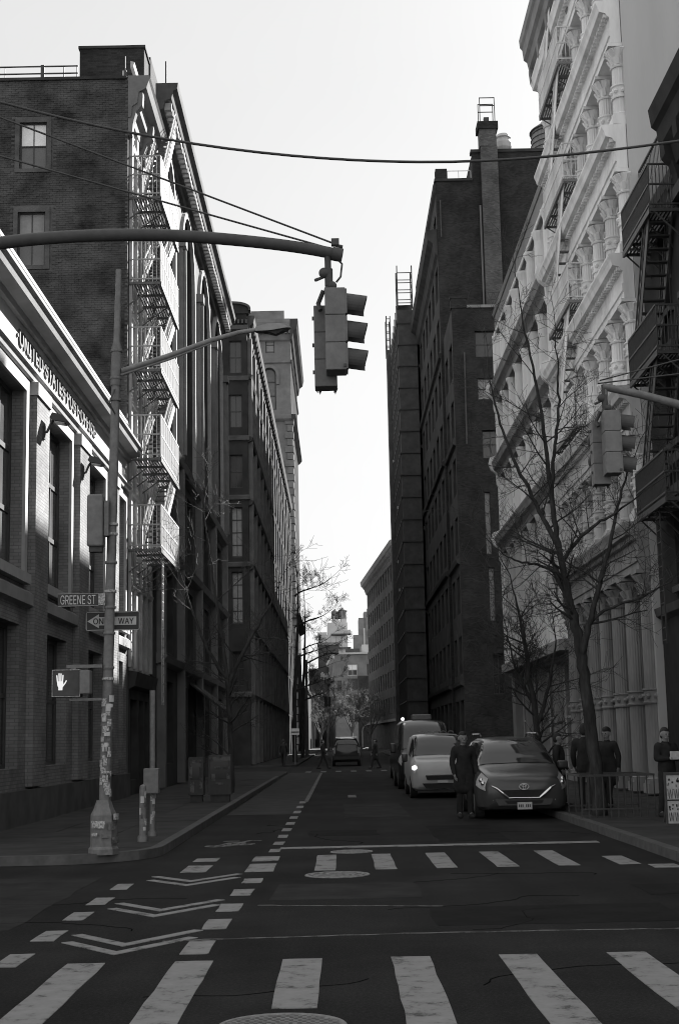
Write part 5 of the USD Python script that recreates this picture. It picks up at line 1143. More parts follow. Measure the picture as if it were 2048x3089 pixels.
def tree(label, base, stems, seed, m='twig', mt='bark', depth=3, seg=0.35, side=1.5, minr=0.005, group='bare trees along the street', per=5, spread=0.6, name='bare_tree', sub=2):
    """stems: list of (points, radii) for trunk and main limbs; finer branching grows from them"""
    t = thing(name, label, 'tree', base, group); rg = random.Random(seed); out = []
    tr = MB()
    for pts, rr in stems:
        pts = np.array(pts, float); k = np.linspace(0, 1, len(pts)); kk = np.linspace(0, 1, len(pts) * 5)
        sp = CubicSpline(k, pts)(kk); rs_ = np.interp(kk, k, rr); sp = sp + np.array([[rg.gauss(0, 0.012) for _ in range(3)] for _ in kk]) * (np.arange(len(kk)) > 0)[:, None]
        tr.tube(sp, rs_, 9)
        for j in range(int(per * len(pts))):
            i = rg.randrange(3, len(sp) - 1)
            if rs_[i] > 0.1: continue
            dd = sp[i + 1] - sp[i]; dd /= np.linalg.norm(dd); a = rg.uniform(0, 2 * math.pi)
            e1 = np.cross(dd, (0.2, 0.9, 0.3)); e1 /= np.linalg.norm(e1); e2 = np.cross(dd, e1)
            nd = dd * 0.35 + 0.9 * (e1 * math.cos(a) + e2 * math.sin(a)) + np.array([0, 0, 0.12]); nd /= np.linalg.norm(nd)
            limb(rg, sp[i], nd, side * rg.uniform(0.6, 1.25), min(rs_[i] * 0.42, 0.035), sub, seg, out, 0, spread)
        limb(rg, sp[-1], (sp[-1] - sp[-3]) / np.linalg.norm(sp[-1] - sp[-3]), side, rs_[-1], sub, seg, out, 0, spread)
    part(t, 'trunk', tr, mt, True)
    big, small = MB(), MB()
    for d, pts, rr in out: (big if d >= sub else small).tube(pts, np.maximum(rr, minr), 5 if d >= sub else 3, False)
    part(t, 'branches', big, m, True); part(t, 'twigs', small, m, kind='stuff')
    return t
BT = (5.25, 29.5, 0.13)
tree('big bare street tree with forked trunk on the right pavement before the white building', BT, [
    ([(5.25, 29.5, 0.1), (5.2, 29.5, 1.2), (5.08, 29.5, 2.6), (5.0, 29.5, 3.6), (4.86, 29.5, 4.3)], [0.17, 0.135, 0.12, 0.11, 0.09]),
    ([(4.9, 29.5, 4.1), (4.72, 29.5, 5.2), (4.64, 29.5, 5.9), (4.52, 29.5, 7.1), (4.42, 29.5, 8.5), (4.2, 29.4, 9.8), (4.02, 29.4, 11.2)], [0.085, 0.07, 0.062, 0.05, 0.036, 0.024, 0.012]),
    ([(4.66, 29.5, 5.6), (4.35, 29.6, 6.3), (4.1, 29.7, 6.9), (3.75, 29.8, 7.8), (3.5, 29.8, 8.7), (3.35, 29.8, 9.6)], [0.06, 0.046, 0.04, 0.032, 0.022, 0.01]),
    ([(5.02, 29.5, 3.3), (5.2, 29.3, 4.1), (5.45, 29.2, 4.9), (5.65, 29.1, 5.6), (5.9, 29.0, 6.6), (6.2, 28.9, 7.4)], [0.09, 0.06, 0.048, 0.04, 0.028, 0.012]),
    ([(4.55, 29.5, 6.8), (4.65, 29.3, 7.8), (4.75, 29.2, 8.8), (4.72, 29.1, 9.8)], [0.045, 0.035, 0.025, 0.012]),
    ([(4.7, 29.5, 5.3), (5.2, 29.2, 5.9), (5.7, 29.0, 6.2), (6.4, 28.8, 6.7)], [0.045, 0.035, 0.026, 0.012]),
    ([(4.75, 29.5, 4.9), (4.3, 29.3, 5.2), (3.8, 29.2, 5.3), (3.3, 29.1, 5.6)], [0.04, 0.03, 0.022, 0.01]),
    ([(5.1, 29.4, 3.9), (5.6, 29.2, 4.3), (6.2, 29.0, 4.5), (6.9, 28.9, 4.9)], [0.04, 0.03, 0.022, 0.01])], 21, per=1.9, side=1.2, minr=0.004)
tree('slender bare tree behind the big one on the right pavement', (5.3, 38, 0.13), [
    ([(5.3, 38, 0.1), (5.25, 38, 1.5), (5.1, 38, 3.0), (4.95, 38, 4.4), (4.7, 38, 5.6)], [0.1, 0.09, 0.07, 0.05, 0.02]), ([(5.2, 38, 2.0), (5.6, 38, 3.2), (5.8, 37.8, 4.4)], [0.06, 0.04, 0.015]), ([(5.15, 38, 2.6), (4.7, 38, 3.6), (4.5, 37.8, 4.6)], [0.05, 0.035, 0.012])], 5, per=4, side=1.3)
tree('bare tree on the left pavement spreading before the dark loft fronts', (-3.5, 47, 0.13), [
    ([(-3.5, 47, 0.1), (-3.5, 47, 2.0), (-3.6, 47, 3.6), (-3.8, 47, 5.4), (-4.1, 46.8, 7.6), (-4.3, 46.6, 9.6)], [0.1, 0.085, 0.075, 0.06, 0.035, 0.012]), ([(-3.6, 47, 3.4), (-3.1, 47, 4.6), (-2.4, 47, 5.8), (-1.9, 47, 6.8)], [0.08, 0.06, 0.04, 0.012]), ([(-3.6, 47, 3.8), (-4.4, 46.8, 5.2), (-5.1, 46.6, 7.4)], [0.07, 0.05, 0.012])], 9, per=2.5, side=1.5)
for i, (y, x, h, lab) in enumerate(((112, -3.4, 15.5, 'bare tree reaching right into the sky gap, nearest of the left row'), (140, -3.5, 17, 'bare tree beyond it, lower twigs against the far white block'))):
    tree(lab, (x, y, 0.13), [([(x, y, 0.1), (x, y, 4), (x + 0.2, y, 8), (x + 0.4, y, 12), (x + 0.3, y, h)], [0.2, 0.17, 0.13, 0.08, 0.02])] + [([(x + 0.05 * k, y, z), (x + 1.1, y, z + 0.5), (x + 2.1, y, z + 0.8), (x + 3.1 + 0.3 * (k % 2), y, z + 1.1 + 0.2 * k)], [0.08, 0.055, 0.035, 0.012]) for k, z in enumerate((5.5, 8.0, 10.5, 13.0))], 30 + i, per=1.6, side=1.2, seg=0.5, minr=0.011)
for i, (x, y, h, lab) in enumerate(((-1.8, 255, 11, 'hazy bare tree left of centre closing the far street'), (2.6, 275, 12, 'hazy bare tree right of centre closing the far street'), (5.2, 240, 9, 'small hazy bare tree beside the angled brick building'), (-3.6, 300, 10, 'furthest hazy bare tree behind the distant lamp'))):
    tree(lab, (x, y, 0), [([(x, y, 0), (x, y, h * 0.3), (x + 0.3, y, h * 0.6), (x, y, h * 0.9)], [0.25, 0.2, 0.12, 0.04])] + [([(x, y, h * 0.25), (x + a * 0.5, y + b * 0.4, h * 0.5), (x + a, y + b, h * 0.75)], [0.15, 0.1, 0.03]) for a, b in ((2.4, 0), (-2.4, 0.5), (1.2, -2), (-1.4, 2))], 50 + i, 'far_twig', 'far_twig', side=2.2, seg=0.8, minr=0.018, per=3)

# ---------------------------------------------------------------- vehicles
class Loft:
    """car body from cross-sections: (y, z bottom, half width, z shoulder, z top, half width at top)"""
    def __init__(s, st):
        st = np.array(st, float); s.y0, s.y1 = st[0, 0], st[-1, 0]
        from scipy.interpolate import PchipInterpolator
        s.f = PchipInterpolator(st[:, 0], st[:, 1:])
    def sec(s, y):
        zb, w, zs, zt, wt = s.f(y); h = zt - zs; m = zs - zb
        return np.array([(0, zb), (w * 0.86, zb), (w * 0.96, zb + 0.12 * m), (w, zb + 0.45 * m), (w * 0.995, zb + 0.8 * m), (w * 0.96, zs), (w * 0.96 + (wt - w * 0.96) * 0.55, zs + h * 0.55), (wt, zs + h * 0.86), (wt * 0.82, zs + h * 0.975), (wt * 0.45, zt + 0.0), (0, zt + 0.012)])
    def P(s, y, t):
        c = s.sec(y); k = np.arange(len(c)); return np.array([np.interp(t, k, c[:, 0]), y, np.interp(t, k, c[:, 1])])
    def mesh(s, n=44):
        ys = np.linspace(s.y0, s.y1, n); V, rows = [], []
        for y in ys:
            c = s.sec(y); full = np.vstack([c, c[-2:0:-1] * (-1, 1)]); V.append(np.stack([full[:, 0], np.full(len(full), y), full[:, 1]], 1))
        m = len(V[0]); i = np.arange(m); j = (i + 1) % m
        F = np.vstack([np.stack([q * m + i, q * m + j, (q + 1) * m + j, (q + 1) * m + i], 1) for q in range(n - 1)]); F = np.vstack([F[:, [0, 1, 2]], F[:, [0, 2, 3]]])
        V = np.vstack(V); c0, c1 = len(V), len(V) + 1
        V = np.vstack([V, V[:m].mean(0), V[-m:].mean(0)])
        F = np.vstack([F, np.stack([j, i, np.full(m, c0)], 1), np.stack([(n - 1) * m + i, (n - 1) * m + j, np.full(m, c1)], 1)])
        return V, F[:, ::-1]
    def patch(s, ya, yb, ta, tb, off=0.012, nu=8, nv=6, mirror=0, skew=0.0):
        """a panel lying on the body between two stations; mirror 1: both sides joined over the top"""
        mb = MB()
        cols = [(1, b) for b in np.linspace(0, 1, nv)]
        sets = [cols, [(-1, b) for b in np.linspace(0, 1, nv)]] if mirror and tb < 9.99 else ([[(1, b) for b in np.linspace(0, 1, nv)] + [(-1, b) for b in np.linspace(1, 0, nv)[1:]]] if mirror else [cols])
        for cs in sets:
            V, N = [], []
            for a in np.linspace(0, 1, nu):
                for sx, b in cs:
                    t = min(ta + (tb - ta) * b, 9.98); y = ya + (yb - ya) * a + skew * b
                    p = s.P(y, t); e = 1e-3; n = np.cross(s.P(y + e, t) - s.P(y - e, t), s.P(y, t + 0.01) - s.P(y, t - 0.01)); n = n / (np.linalg.norm(n) + 1e-12)
                    if n[0] * p[0] + 0.2 * n[2] < 0: n = -n
                    p = p + n * off
                    if b == 1 and tb > 9.99: p[0] = 0.0
                    V.append(p * (sx, 1, 1)); N.append(n * (sx, 1, 1))
            V = np.array(V); w_ = len(cs); F = np.array([(i * w_ + k, (i + 1) * w_ + k, (i + 1) * w_ + k + 1, i * w_ + k + 1) for i in range(nu - 1) for k in range(w_ - 1)])
            f = F[len(F) // 3]; mb.add(V, F, bool(np.cross(V[f[1]] - V[f[0]], V[f[2]] - V[f[0]]) @ N[f[0]] < 0))
        return mb
def placed(mb, M): v, f = mb.arrays(); return MB().add(v @ M[:3, :3].T + M[:3, 3], f)
def vehicle(name, label, cat, loc, rot, st, paint, fit):
    t = thing(name, label, cat, loc); c, s = math.cos(rot), math.sin(rot)
    M = np.array([[c, -s, 0, loc[0]], [s, c, 0, loc[1]], [0, 0, 1, loc[2]], [0, 0, 0, 1.0]])
    L_ = Loft(st)
    def put(nm, mb, m, parent=t, smooth=False): return part(parent, nm, placed(mb, M), m, smooth)
    V, F = L_.mesh(); body = put('body', MB().add(V, F), paint, t, 32)
    for y, r, x in fit['wheels']:
        for sx in (-1, 1):
            w = MB().tube([(sx * (x - 0.2), y, r), (sx * x, y, r)], r, 20); wp = put('wheel', w, 'rubber'); put('rim', MB().tube([(sx * (x - 0.02), y, r), (sx * (x + 0.012), y, r)], [r * 0.62, r * 0.55], 16), 'steel_pole', wp)
    return t, L_, put, body
minivan = [(0.0, 0.34, 0.66, 0.62, 0.74, 0.5), (0.06, 0.24, 0.8, 0.68, 0.84, 0.62), (0.25, 0.2, 0.92, 0.76, 0.93, 0.74), (0.6, 0.19, 0.985, 0.86, 1.02, 0.8), (1.1, 0.2, 0.99, 0.95, 1.13, 0.83), (1.55, 0.2, 0.99, 1.0, 1.45, 0.75), (1.95, 0.2, 0.99, 1.02, 1.64, 0.71), (2.5, 0.2, 0.99, 1.03, 1.73, 0.7), (3.8, 0.2, 0.99, 1.05, 1.74, 0.7), (4.7, 0.22, 0.98, 1.06, 1.68, 0.68), (5.0, 0.28, 0.94, 1.05, 1.3, 0.7), (5.08, 0.35, 0.9, 0.9, 1.0, 0.7)]
t, Lf, put, body = vehicle('minivan', 'dark grey minivan with chrome grille line parked facing us by the right kerb', 'car', (3.92, 31.0, 0), 0, minivan, 'car_grey', {'wheels': [(0.95, 0.34, 0.985), (3.95, 0.34, 0.985)]})
put('windscreen', Lf.patch(1.16, 2.0, 6.15, 10, 0.014, 10, 8, 1), 'car_glass', t, True)
[put('side_window', MB().add(*(lambda v, f: (v * (sx, 1, 1), f, sx < 0))(*Lf.patch(1.75, 4.6, 5.25, 6.9, 0.012, 10, 4).arrays())), 'car_glass', t, True) for sx in (1, -1)]
for sx in (1, -1):
    h = Lf.patch(0.07, 0.5, 4.1, 6.6, 0.012, 7, 5, 0, 0.1); v, f = h.arrays(); h2 = MB().add(v * (sx, 1, 1), f, sx < 0); hp = put('headlight', h2, 'lamp_glass', t, True)
    for a, b in ((0.2, 5.2), (0.34, 5.4)):
        c = Lf.P(a, b) * (sx, 1, 1); b_ = MB(); b_.tri(trimesh.creation.icosphere(subdivisions=2, radius=0.05), [[1, 0, 0, c[0]], [0, 1, 0, c[1] - 0.02], [0, 0, 1, c[2]], [0, 0, 0, 1]]); put('bulb', b_, 'chrome', hp, True)
    put('mirror', MB().tri(rbox(*( (0.98, 1.2) if sx > 0 else (-1.2, -0.98)), 1.5, 1.66, 1.02, 1.2, 0.04)), 'car_grey', t, 40)
    put('fog_lamp', MB().tri(trimesh.creation.icosphere(subdivisions=2, radius=0.06), [[1, 0, 0, sx * 0.62], [0, 0.5, 0, 0.03], [0, 0, 1, 0.42], [0, 0, 0, 1]]), 'lamp_glass', t, True)
    put('roof_rail', MB().tube([(sx * 0.66, 2.2, 1.76), (sx * 0.66, 2.5, 1.82), (sx * 0.66, 4.2, 1.82), (sx * 0.66, 4.5, 1.74)], 0.02, 6), 'chrome', t)
Fv = Face((0, -0.012, 0), (1, 0, 0), (0, -1, 0))
mb = MB(); Fv.poly(mb, Polygon([(-0.5, 0.62), (0.5, 0.62), (0.34, 0.46), (-0.34, 0.46)]), -0.06, 0.006); put('grille', mb, 'rubber')
mb = MB(); Fv.poly(mb, Polygon([(-0.62, 0.43), (0.62, 0.43), (0.55, 0.3), (-0.55, 0.3)]), -0.15, -0.005); put('bumper', mb, 'car_grey'); mb = MB(); Fv.poly(mb, Polygon([(-0.42, 0.4), (0.42, 0.4), (0.36, 0.33), (-0.36, 0.33)]), -0.1, 0.0); put('air_intake', mb, 'rubber')
mb = MB()
for sx in (-1, 1): mb.tube([(sx * 0.33, -0.04, 0.46), (sx * 0.45, -0.03, 0.55), (sx * 0.57, 0.0, 0.65), (sx * 0.68, 0.06, 0.71)], [0.022, 0.035, 0.03, 0.012], 10)
mb.tube([(-0.34, -0.04, 0.455), (0.34, -0.04, 0.455)], 0.018, 10); put('grille_trim', mb, 'chrome')
el = lambda a, b, w: Point(0, 0).buffer(1, 24)
def ring(cx, cz, a, b, w):
    e = affinity.scale(Point(cx, cz).buffer(1, 20), a, b); return e.difference(affinity.scale(Point(cx, cz).buffer(1, 20), a - w, b - w))
mb = MB(); Fv.poly(mb, unary_union([ring(0, 0.69, 0.105, 0.07, 0.014), ring(0, 0.71, 0.062, 0.024, 0.011), ring(0, 0.69, 0.03, 0.062, 0.011)]), 0.0, 0.03); put('emblem', mb, 'chrome')
mb = MB(); Fv.box(mb, -0.155, 0.155, 0.215, 0.365, 0.01, 0.03); pl = put('number_plate', mb, 'poster_paper')
mb = MB()
for k in range(7):
    if k != 3: Fv.box(mb, -0.13 + 0.038 * k, -0.105 + 0.038 * k, 0.26, 0.32, 0.031, 0.034)
put('plate_characters', mb, 'letter_dark', pl)
mb = MB()
for x in (-0.55, 0.05): a, b = Lf.P(1.2, 9.2), Lf.P(1.3, 9.8); mb.bar((x, 1.16, 1.16), (x + 0.5, 1.3, 1.26), 0.015)
put('wiper', mb, 'rubber')
mb = MB(); mb.tri(rbox(-0.4, 0.1, 1.75, 1.8, 1.5, 1.53, 0.01)); put('sunstrip', mb, 'old_paint')

van = [(0.0, 0.36, 0.7, 0.7, 0.85, 0.55), (0.08, 0.26, 0.82, 0.82, 0.98, 0.66), (0.35, 0.22, 0.9, 0.95, 1.1, 0.74), (0.8, 0.22, 0.92, 1.05, 1.2, 0.78), (1.2, 0.22, 0.92, 1.08, 1.55, 0.74), (1.6, 0.22, 0.92, 1.1, 1.8, 0.72), (2.2, 0.22, 0.92, 1.12, 1.88, 0.72), (4.4, 0.22, 0.92, 1.12, 1.88, 0.72), (4.72, 0.3, 0.9, 1.1, 1.8, 0.7), (4.76, 0.36, 0.86, 1.0, 1.5, 0.66)]
t, Lf, put, body = vehicle('delivery_van', 'white compact van with one headlight glaring behind the minivan', 'van', (3.02, 42.6, 0), 0, van, 'car_white', {'wheels': [(0.85, 0.33, 0.92), (3.9, 0.33, 0.92)]})
put('windscreen', Lf.patch(0.88, 1.72, 6.1, 10, 0.014, 10, 8, 1), 'car_glass', t, True); [put('side_window', MB().add(*(lambda v, f: (v * (sx, 1, 1), f, sx < 0))(*Lf.patch(1.35, 2.4, 5.3, 6.9, 0.012, 8, 4).arrays())), 'car_glass', t, True) for sx in (1, -1)]
for sx in (1, -1):
    h = Lf.patch(0.05, 0.42, 4.2, 6.6, 0.012, 7, 5, 0, 0.05); v, f = h.arrays(); hp = put('headlight', MB().add(v * (sx, 1, 1), f, sx < 0), 'lamp_glass', t, True)
    if sx < 0:
        c = Lf.P(0.16, 5.2) * (sx, 1, 1); put('lit_bulb', MB().tri(trimesh.creation.icosphere(subdivisions=2, radius=0.085), [[1, 0, 0, c[0]], [0, 0.6, 0, c[1] - 0.04], [0, 0, 0.8, c[2]], [0, 0, 0, 1]]), 'headlight_glow', hp, True)
    put('mirror', MB().tri(rbox(*((0.95, 1.12) if sx > 0 else (-1.12, -0.95)), 1.35, 1.5, 1.05, 1.3, 0.04)), 'car_black', t, 40)
mb = MB(); Fv.poly(mb, Polygon([(-0.5, 0.66), (0.5, 0.66), (0.46, 0.54), (-0.46, 0.54)]), -0.06, 0.01); Fv.poly(mb, Polygon([(-0.6, 0.44), (0.6, 0.44), (0.5, 0.3), (-0.5, 0.3)]), -0.06, 0.005); put('grille', mb, 'rubber'); mb = MB(); Fv.box(mb, -0.5, 0.5, 0.66, 0.685, -0.03, 0.015); put('grille_trim', mb, 'chrome')
mb = MB(); Fv.box(mb, -0.155, 0.155, 0.45, 0.53, 0.0, 0.02); put('number_plate', mb, 'poster_paper')
mb = MB()
for k in range(5): mb.tube([(-0.5 + 0.24 * k + 0.09 * math.cos(a), 2.0 + 0.1 * k, 1.9 + 0.06 * math.sin(a)) for a in np.linspace(0, math.pi, 7)], 0.012, 5)
put('roof_hoops', mb, 'steel_pole')
big = [(0.0, 0.45, 0.8, 0.8, 1.0, 0.65), (0.1, 0.3, 0.92, 0.95, 1.12, 0.75), (0.5, 0.28, 0.99, 1.1, 1.25, 0.84), (0.9, 0.28, 1.0, 1.15, 1.6, 0.86), (1.5, 0.28, 1.0, 1.2, 2.2, 0.84), (2.1, 0.28, 1.0, 1.25, 2.4, 0.84), (5.3, 0.28, 1.0, 1.25, 2.42, 0.84), (5.6, 0.35, 0.98, 1.2, 2.3, 0.8)]
t, Lf, put, body = vehicle('box_van', 'tall black van with roof equipment behind the white van', 'van', (3.05, 50.5, 0), 0, big, 'car_black', {'wheels': [(0.9, 0.36, 0.99), (4.3, 0.36, 0.99)]})
put('windscreen', Lf.patch(0.7, 1.7, 6.1, 10, 0.014, 10, 8, 1), 'car_glass', t, True); [put('side_window', MB().add(*(lambda v, f: (v * (sx, 1, 1), f, sx < 0))(*Lf.patch(1.3, 2.4, 5.3, 6.9, 0.012, 8, 4).arrays())), 'car_glass', t, True) for sx in (1, -1)]
for sx in (1, -1):
    h = Lf.patch(0.06, 0.4, 4.2, 6.6, 0.012, 7, 5, 0, 0.05); v, f = h.arrays(); put('headlight', MB().add(v * (sx, 1, 1), f, sx < 0), 'lamp_glass', t, True)
    put('mirror', MB().tri(rbox(*((1.02, 1.22) if sx > 0 else (-1.22, -1.02)), 1.2, 1.35, 1.25, 1.6, 0.04)), 'car_black', t, 40)
put('pillar_trim', Lf.patch(0.95, 1.55, 6.0, 7.0, 0.016, 8, 3, 1), 'chrome', t, True)
mb = MB(); mb.tri(rbox(-0.35, 0.35, 2.4, 3.2, 2.41, 2.62, 0.04)); put('roof_unit', mb, 'steel_pole', t, 40); mb = MB(); mb.tri(trimesh.creation.icosphere(subdivisions=2, radius=0.06), [[1, 0, 0, -0.72], [0, 1, 0, 1.9], [0, 0, 1, 2.45], [0, 0, 0, 1]]); put('roof_lamp', mb, 'headlight_glow', t)
suv = [(0.0, 0.5, 0.8, 0.85, 1.1, 0.75), (0.06, 0.35, 0.92, 0.95, 1.5, 0.72), (0.35, 0.3, 0.97, 1.05, 1.82, 0.7), (1.2, 0.28, 0.97, 1.08, 1.9, 0.72), (2.6, 0.28, 0.97, 1.05, 1.88, 0.7), (3.3, 0.28, 0.97, 1.0, 1.5, 0.74), (3.6, 0.28, 0.96, 0.98, 1.12, 0.8), (4.7, 0.3, 0.92, 0.85, 0.98, 0.75), (4.85, 0.4, 0.8, 0.7, 0.8, 0.6)]
t, Lf, put, body = vehicle('suv', 'black tall car seen from behind in the middle of the far road', 'car', (0.5, 97.0, 0), 0, suv, 'car_black', {'wheels': [(0.9, 0.36, 0.96), (3.9, 0.36, 0.96)]})
put('rear_window', Lf.patch(0.05, 0.33, 6.2, 10, 0.014, 8, 8, 1), 'car_glass', t, True); put('rear_bumper', MB().box(-0.85, 0.85, -0.06, 0.05, 0.45, 0.65), 'rubber'); put('roof_spoiler', MB().box(-0.72, 0.72, 0.2, 0.5, 1.9, 1.95), 'chrome')
for sx in (-1, 1): put('tail_light', MB().box(sx * 0.82 - 0.08, sx * 0.82 + 0.08, -0.01, 0.06, 0.85, 1.25), 'glass_grey'); put('mirror', MB().box(sx * 1.05 - 0.1, sx * 1.05 + 0.1, 2.6, 2.75, 1.05, 1.25), 'car_black')
t, Lf, put, body = vehicle('parked_car', 'dark car with pale bumper parked behind the black van by the right kerb', 'car', (3.3, 62.0, 0), 0, [(y, a, w, b, c, d) for y, a, w, b, c, d in minivan], 'car_black', {'wheels': [(0.95, 0.34, 0.985), (3.95, 0.34, 0.985)]})
put('windscreen', Lf.patch(1.16, 2.0, 6.15, 10, 0.014, 10, 8, 1), 'car_glass', t, True); put('bumper', MB().box(-0.6, 0.6, -0.03, 0.04, 0.4, 0.55), 'car_white')

# ---------------------------------------------------------------- people
def blob(bones, res=0.035, it=6):
    """one continuous skin over capsule bones ((p, r), (q, s))"""
    Mf = manifold3d.Manifold
    def ball(p, r): return Mf.sphere(r, 14).translate(tuple(map(float, p)))
    parts = [Mf.batch_hull([ball(p, r), ball(q_, s)]) for (p, r), (q_, s) in bones]
    m = parts[0]
    for x in parts[1:]: m = m + x
    m = m.refine_to_length(res).to_mesh(); tm = trimesh.Trimesh(m.vert_properties[:, :3], m.tri_verts, process=True)
    trimesh.smoothing.filter_taubin(tm, 0.5, -0.52, it); return tm
def person(label, loc, face, h=1.74, stride=0.12, coat='cloth_black', legs='cloth_dark', arm=(0.1, 0.1), fold=False, long_coat=True, hat=False, hold=None, bag=0):
    """face: heading in radians (0 looks at the camera, -y)"""
    t = thing('person', label, 'person', loc, 'people on the street'); k = h / 1.74; c, s = math.cos(face), math.sin(face)
    def W(p): x, y, z = np.array(p, float) * k; return (loc[0] + c * x - s * y, loc[1] + s * x + c * y, loc[2] + z)
    def B(bs): return [((W(a), r * k), (W(b), q_ * k)) for (a, r), (b, q_) in bs]
    J = {}; sk = []
    for i, sx in enumerate((-1, 1)):
        st = stride * sx
        J['hip', sx] = (sx * 0.09, 0, 0.9); J['knee', sx] = (sx * 0.1, -st * 0.55 - 0.02, 0.5); J['ank', sx] = (sx * 0.1, -st + (0.04 if st < 0 else 0), 0.08); J['toe', sx] = (sx * 0.12, -st - 0.15, 0.04)
        J['sh', sx] = (sx * 0.185, 0, 1.42)
        a = arm[i]
        if fold: J['elb', sx] = (sx * 0.24, -0.02, 1.15); J['wr', sx] = (sx * 0.06, -0.2, 1.16)
        else: J['elb', sx] = (sx * 0.25, -a * 0.3 + 0.03, 1.14); J['wr', sx] = (sx * 0.24, -a - 0.06, 0.9)
    head = [(((0, -0.01, 1.64), 0.09), ((0, 0.0, 1.66), 0.095)), (((0, -0.03, 1.57), 0.055), ((0, -0.01, 1.63), 0.085)), (((0, -0.1, 1.605), 0.014), ((0, -0.085, 1.64), 0.012)), (((-0.035, -0.075, 1.56), 0.014), ((0.035, -0.075, 1.56), 0.014)), (((0, 0.01, 1.42), 0.06), ((0, 0.0, 1.58), 0.055))] + [(((sx * 0.09, 0.0, 1.61), 0.016), ((sx * 0.095, 0.01, 1.65), 0.018)) for sx in (-1, 1)]
    body = head + [(((0, 0, 1.0), 0.12), ((0, 0, 1.3), 0.13)), (((-0.12, 0, 1.36), 0.08), ((0.12, 0, 1.36), 0.08)), (((0, 0, 1.35), 0.1), ((0, 0, 1.45), 0.06))]
    for sx in (-1, 1):
        body += [((J['hip', sx], 0.085), (J['knee', sx], 0.058)), ((J['knee', sx], 0.055), (J['ank', sx], 0.042)), ((J['hip', sx], 0.09), ((0, 0, 1.02), 0.11)), ((J['ank', sx], 0.045), (J['toe', sx], 0.035)),
                 (((sx * 0.12, 0, 1.38), 0.075), (J['sh', sx], 0.06)), ((J['sh', sx], 0.055), (J['elb', sx], 0.043)), ((J['elb', sx], 0.042), (J['wr', sx], 0.028))]
        w = np.array(J['wr', sx]); e = np.array(J['elb', sx]); d = (w - e) / np.linalg.norm(w - e); side = np.cross(d, (1, 0, 0)); side /= np.linalg.norm(side)
        pc = w + d * 0.06; body += [((tuple(w), 0.024), (tuple(pc), 0.024))]
        for f in range(4):
            o = side * (f - 1.5) * 0.02; L1 = (0.055, 0.062, 0.058, 0.045)[f]; b0 = pc + o + d * 0.01; b1 = b0 + d * L1 * 0.8 + np.array([-sx * 0.01, 0, 0]); b2 = b1 + d * L1 * 0.4 + np.array([-sx * 0.025, 0, 0]); body += [((tuple(b0), 0.0105), (tuple(b1), 0.0095)), ((tuple(b1), 0.0095), (tuple(b2), 0.008))]
        th = w + d * 0.02 + side * 0.025; body += [((tuple(th), 0.012), (tuple(th + d * 0.035 + side * 0.025), 0.01)), ((tuple(th + d * 0.035 + side * 0.025), 0.01), (tuple(th + d * 0.065 + side * 0.02), 0.008))]
    tm = blob(B(body), 0.03, 4); part(t, 'body', MB().tri(tm), 'skin', True)
    ct = [(((0, 0, 1.0), 0.15), ((0, 0, 1.32), 0.155)), (((-0.13, 0, 1.36), 0.1), ((0.13, 0, 1.36), 0.1)), (((0, 0.02, 1.38), 0.1), ((0, 0.01, 1.48), 0.078))]
    for sx in (-1, 1):
        w = np.array(J['wr', sx]); e = np.array(J['elb', sx]); ct += [(((sx * 0.12, 0, 1.38), 0.09), (J['sh', sx], 0.078)), ((J['sh', sx], 0.075), (J['elb', sx], 0.062)), ((J['elb', sx], 0.06), (tuple(w - (w - e) * 0.05), 0.047))]
        if long_coat: ct += [(((sx * 0.07, 0, 1.05), 0.13), ((sx * 0.1, 0.0, 0.62), 0.14))]
        else: ct += [(((sx * 0.06, 0, 1.05), 0.13), ((sx * 0.07, 0.0, 0.86), 0.12))]
    if long_coat: ct += [(((-0.1, 0, 0.62), 0.13), ((0.1, 0, 0.62), 0.13))]
    part(t, 'coat', MB().tri(blob(B(ct), 0.05, 4)), coat, True)
    tr = []
    for sx in (-1, 1): tr += [((J['hip', sx], 0.105), (J['knee', sx], 0.075)), ((J['knee', sx], 0.074), (J['ank', sx], 0.06))]
    part(t, 'trousers', MB().tri(blob(B(tr), 0.05, 3)), legs, True)
    for sx in (-1, 1):
        a = np.array(J['ank', sx]); part(t, 'shoe', MB().tri(blob(B([((tuple(a + (0, 0.03, -0.02)), 0.058), (J['toe', sx], 0.052)), ((tuple(a), 0.05), (tuple(a + (0, 0.0, -0.02)), 0.05))]), 0.04, 3)), 'rubber', True)
    hr = [(((0, 0.03, 1.67), 0.098), ((0, 0.045, 1.62), 0.09)), (((0, -0.03, 1.715), 0.065), ((0, 0.03, 1.71), 0.085))]
    if hat: hr = [(((0, -0.02, 1.72), 0.085), ((0, 0.03, 1.7), 0.1))]
    part(t, 'hat' if hat else 'hair', MB().tri(blob(B(hr), 0.04, 3)), 'hair', True)
    mb = MB()
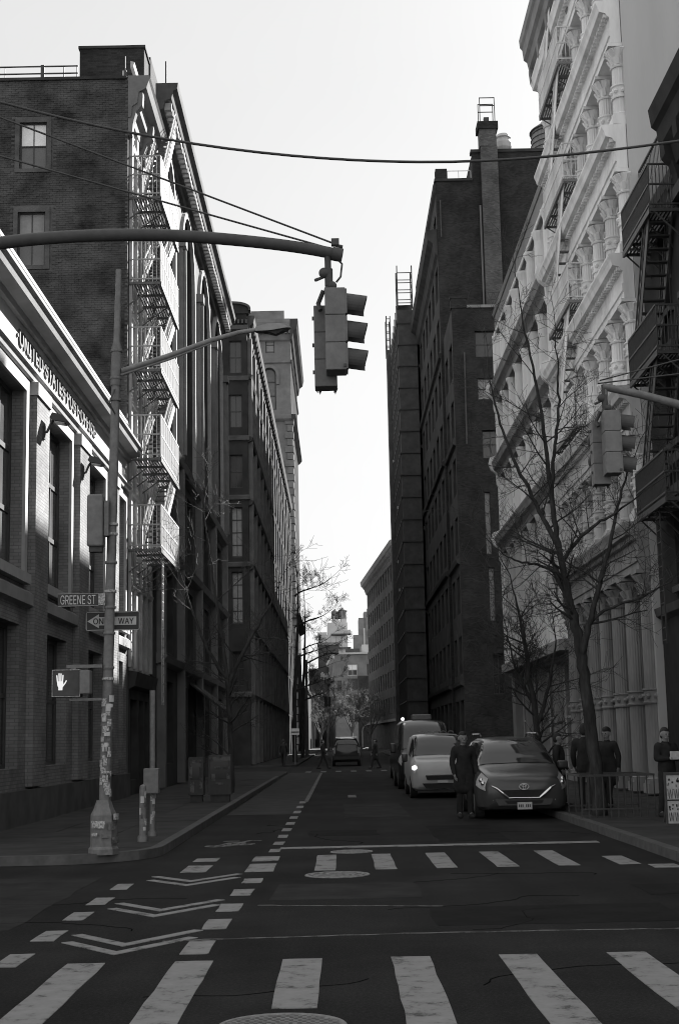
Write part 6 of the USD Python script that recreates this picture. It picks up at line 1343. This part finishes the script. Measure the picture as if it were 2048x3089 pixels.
    for sx in (-1, 1): mb.tri(trimesh.creation.icosphere(subdivisions=1, radius=0.011 * k), np.array([[1, 0, 0, W((sx * 0.033, -0.094, 1.64))[0]], [0, 1, 0, W((sx * 0.033, -0.094, 1.64))[1]], [0, 0, 1, W((0, 0, 1.64))[2]], [0, 0, 0, 1]]))
    part(t, 'eyes', mb, 'hair')
    if bag: part(t, 'bag', MB().tri(rbox(*sorted((W((bag * 0.2, 0, 0))[0], W((bag * 0.36, 0, 0))[0])), loc[1] - 0.12, loc[1] + 0.12, loc[2] + 0.72 * k, loc[2] + 1.02 * k, 0.04)), 'cloth_grey', 40)
    if hold:
        p = W((0.02, -0.3, 1.22)); part(t, hold, MB().tri(rbox(p[0] - 0.1, p[0] + 0.1, p[1] - 0.02, p[1] + 0.02, p[2] - 0.08, p[2] + 0.08, 0.01)), 'poster_paper')
    return t
person('person in long black coat standing between the white van and the minivan', (2.74, 32.0, 0), 0.2, 1.84, 0.05, 'cloth_black', 'cloth_black', (0.05, 0.05))
person('person in dark jacket at the right photo edge holding something pale', (6.4, 28.4, 0.13), 0.35, 1.70, 0.1, 'cloth_black', 'cloth_dark', fold=True, long_coat=False, hold='paper')
person('person in black seen from behind, tallest of the group right of the minivan', (5.35, 31.6, 0.13), 2.9, 1.82, 0.16, 'cloth_black', 'cloth_dark', (0.0, 0.2), long_coat=False, bag=-1)
person('person in dark coat with hat standing right in the group by the tree', (5.95, 32.2, 0.13), -0.7, 1.74, 0.2, 'cloth_dark', 'cloth_black', (0.25, -0.1), hat=True, bag=1)
person('shorter person in dark coat nearest the minivan bonnet on the pavement', (5.05, 33.4, 0.13), 1.2, 1.64, 0.08, 'cloth_dark', 'cloth_black', (0.05, 0.1))
person('person in black crossing the far road left of the black car', (-1.0, 90, 0), 1.5, 1.76, 0.3, 'cloth_black', 'cloth_dark', (0.15, -0.1), long_coat=False)
person('person in dark coat crossing the far road right of the black car', (2.2, 88, 0), -1.4, 1.74, 0.28, 'cloth_black', 'cloth_black', (0.1, -0.1))
person('person walking away on the far left pavement under the notice sign', (-3.6, 94, 0.13), 3.0, 1.72, 0.25, 'cloth_dark', 'cloth_black', (0.1, -0.1), long_coat=False)
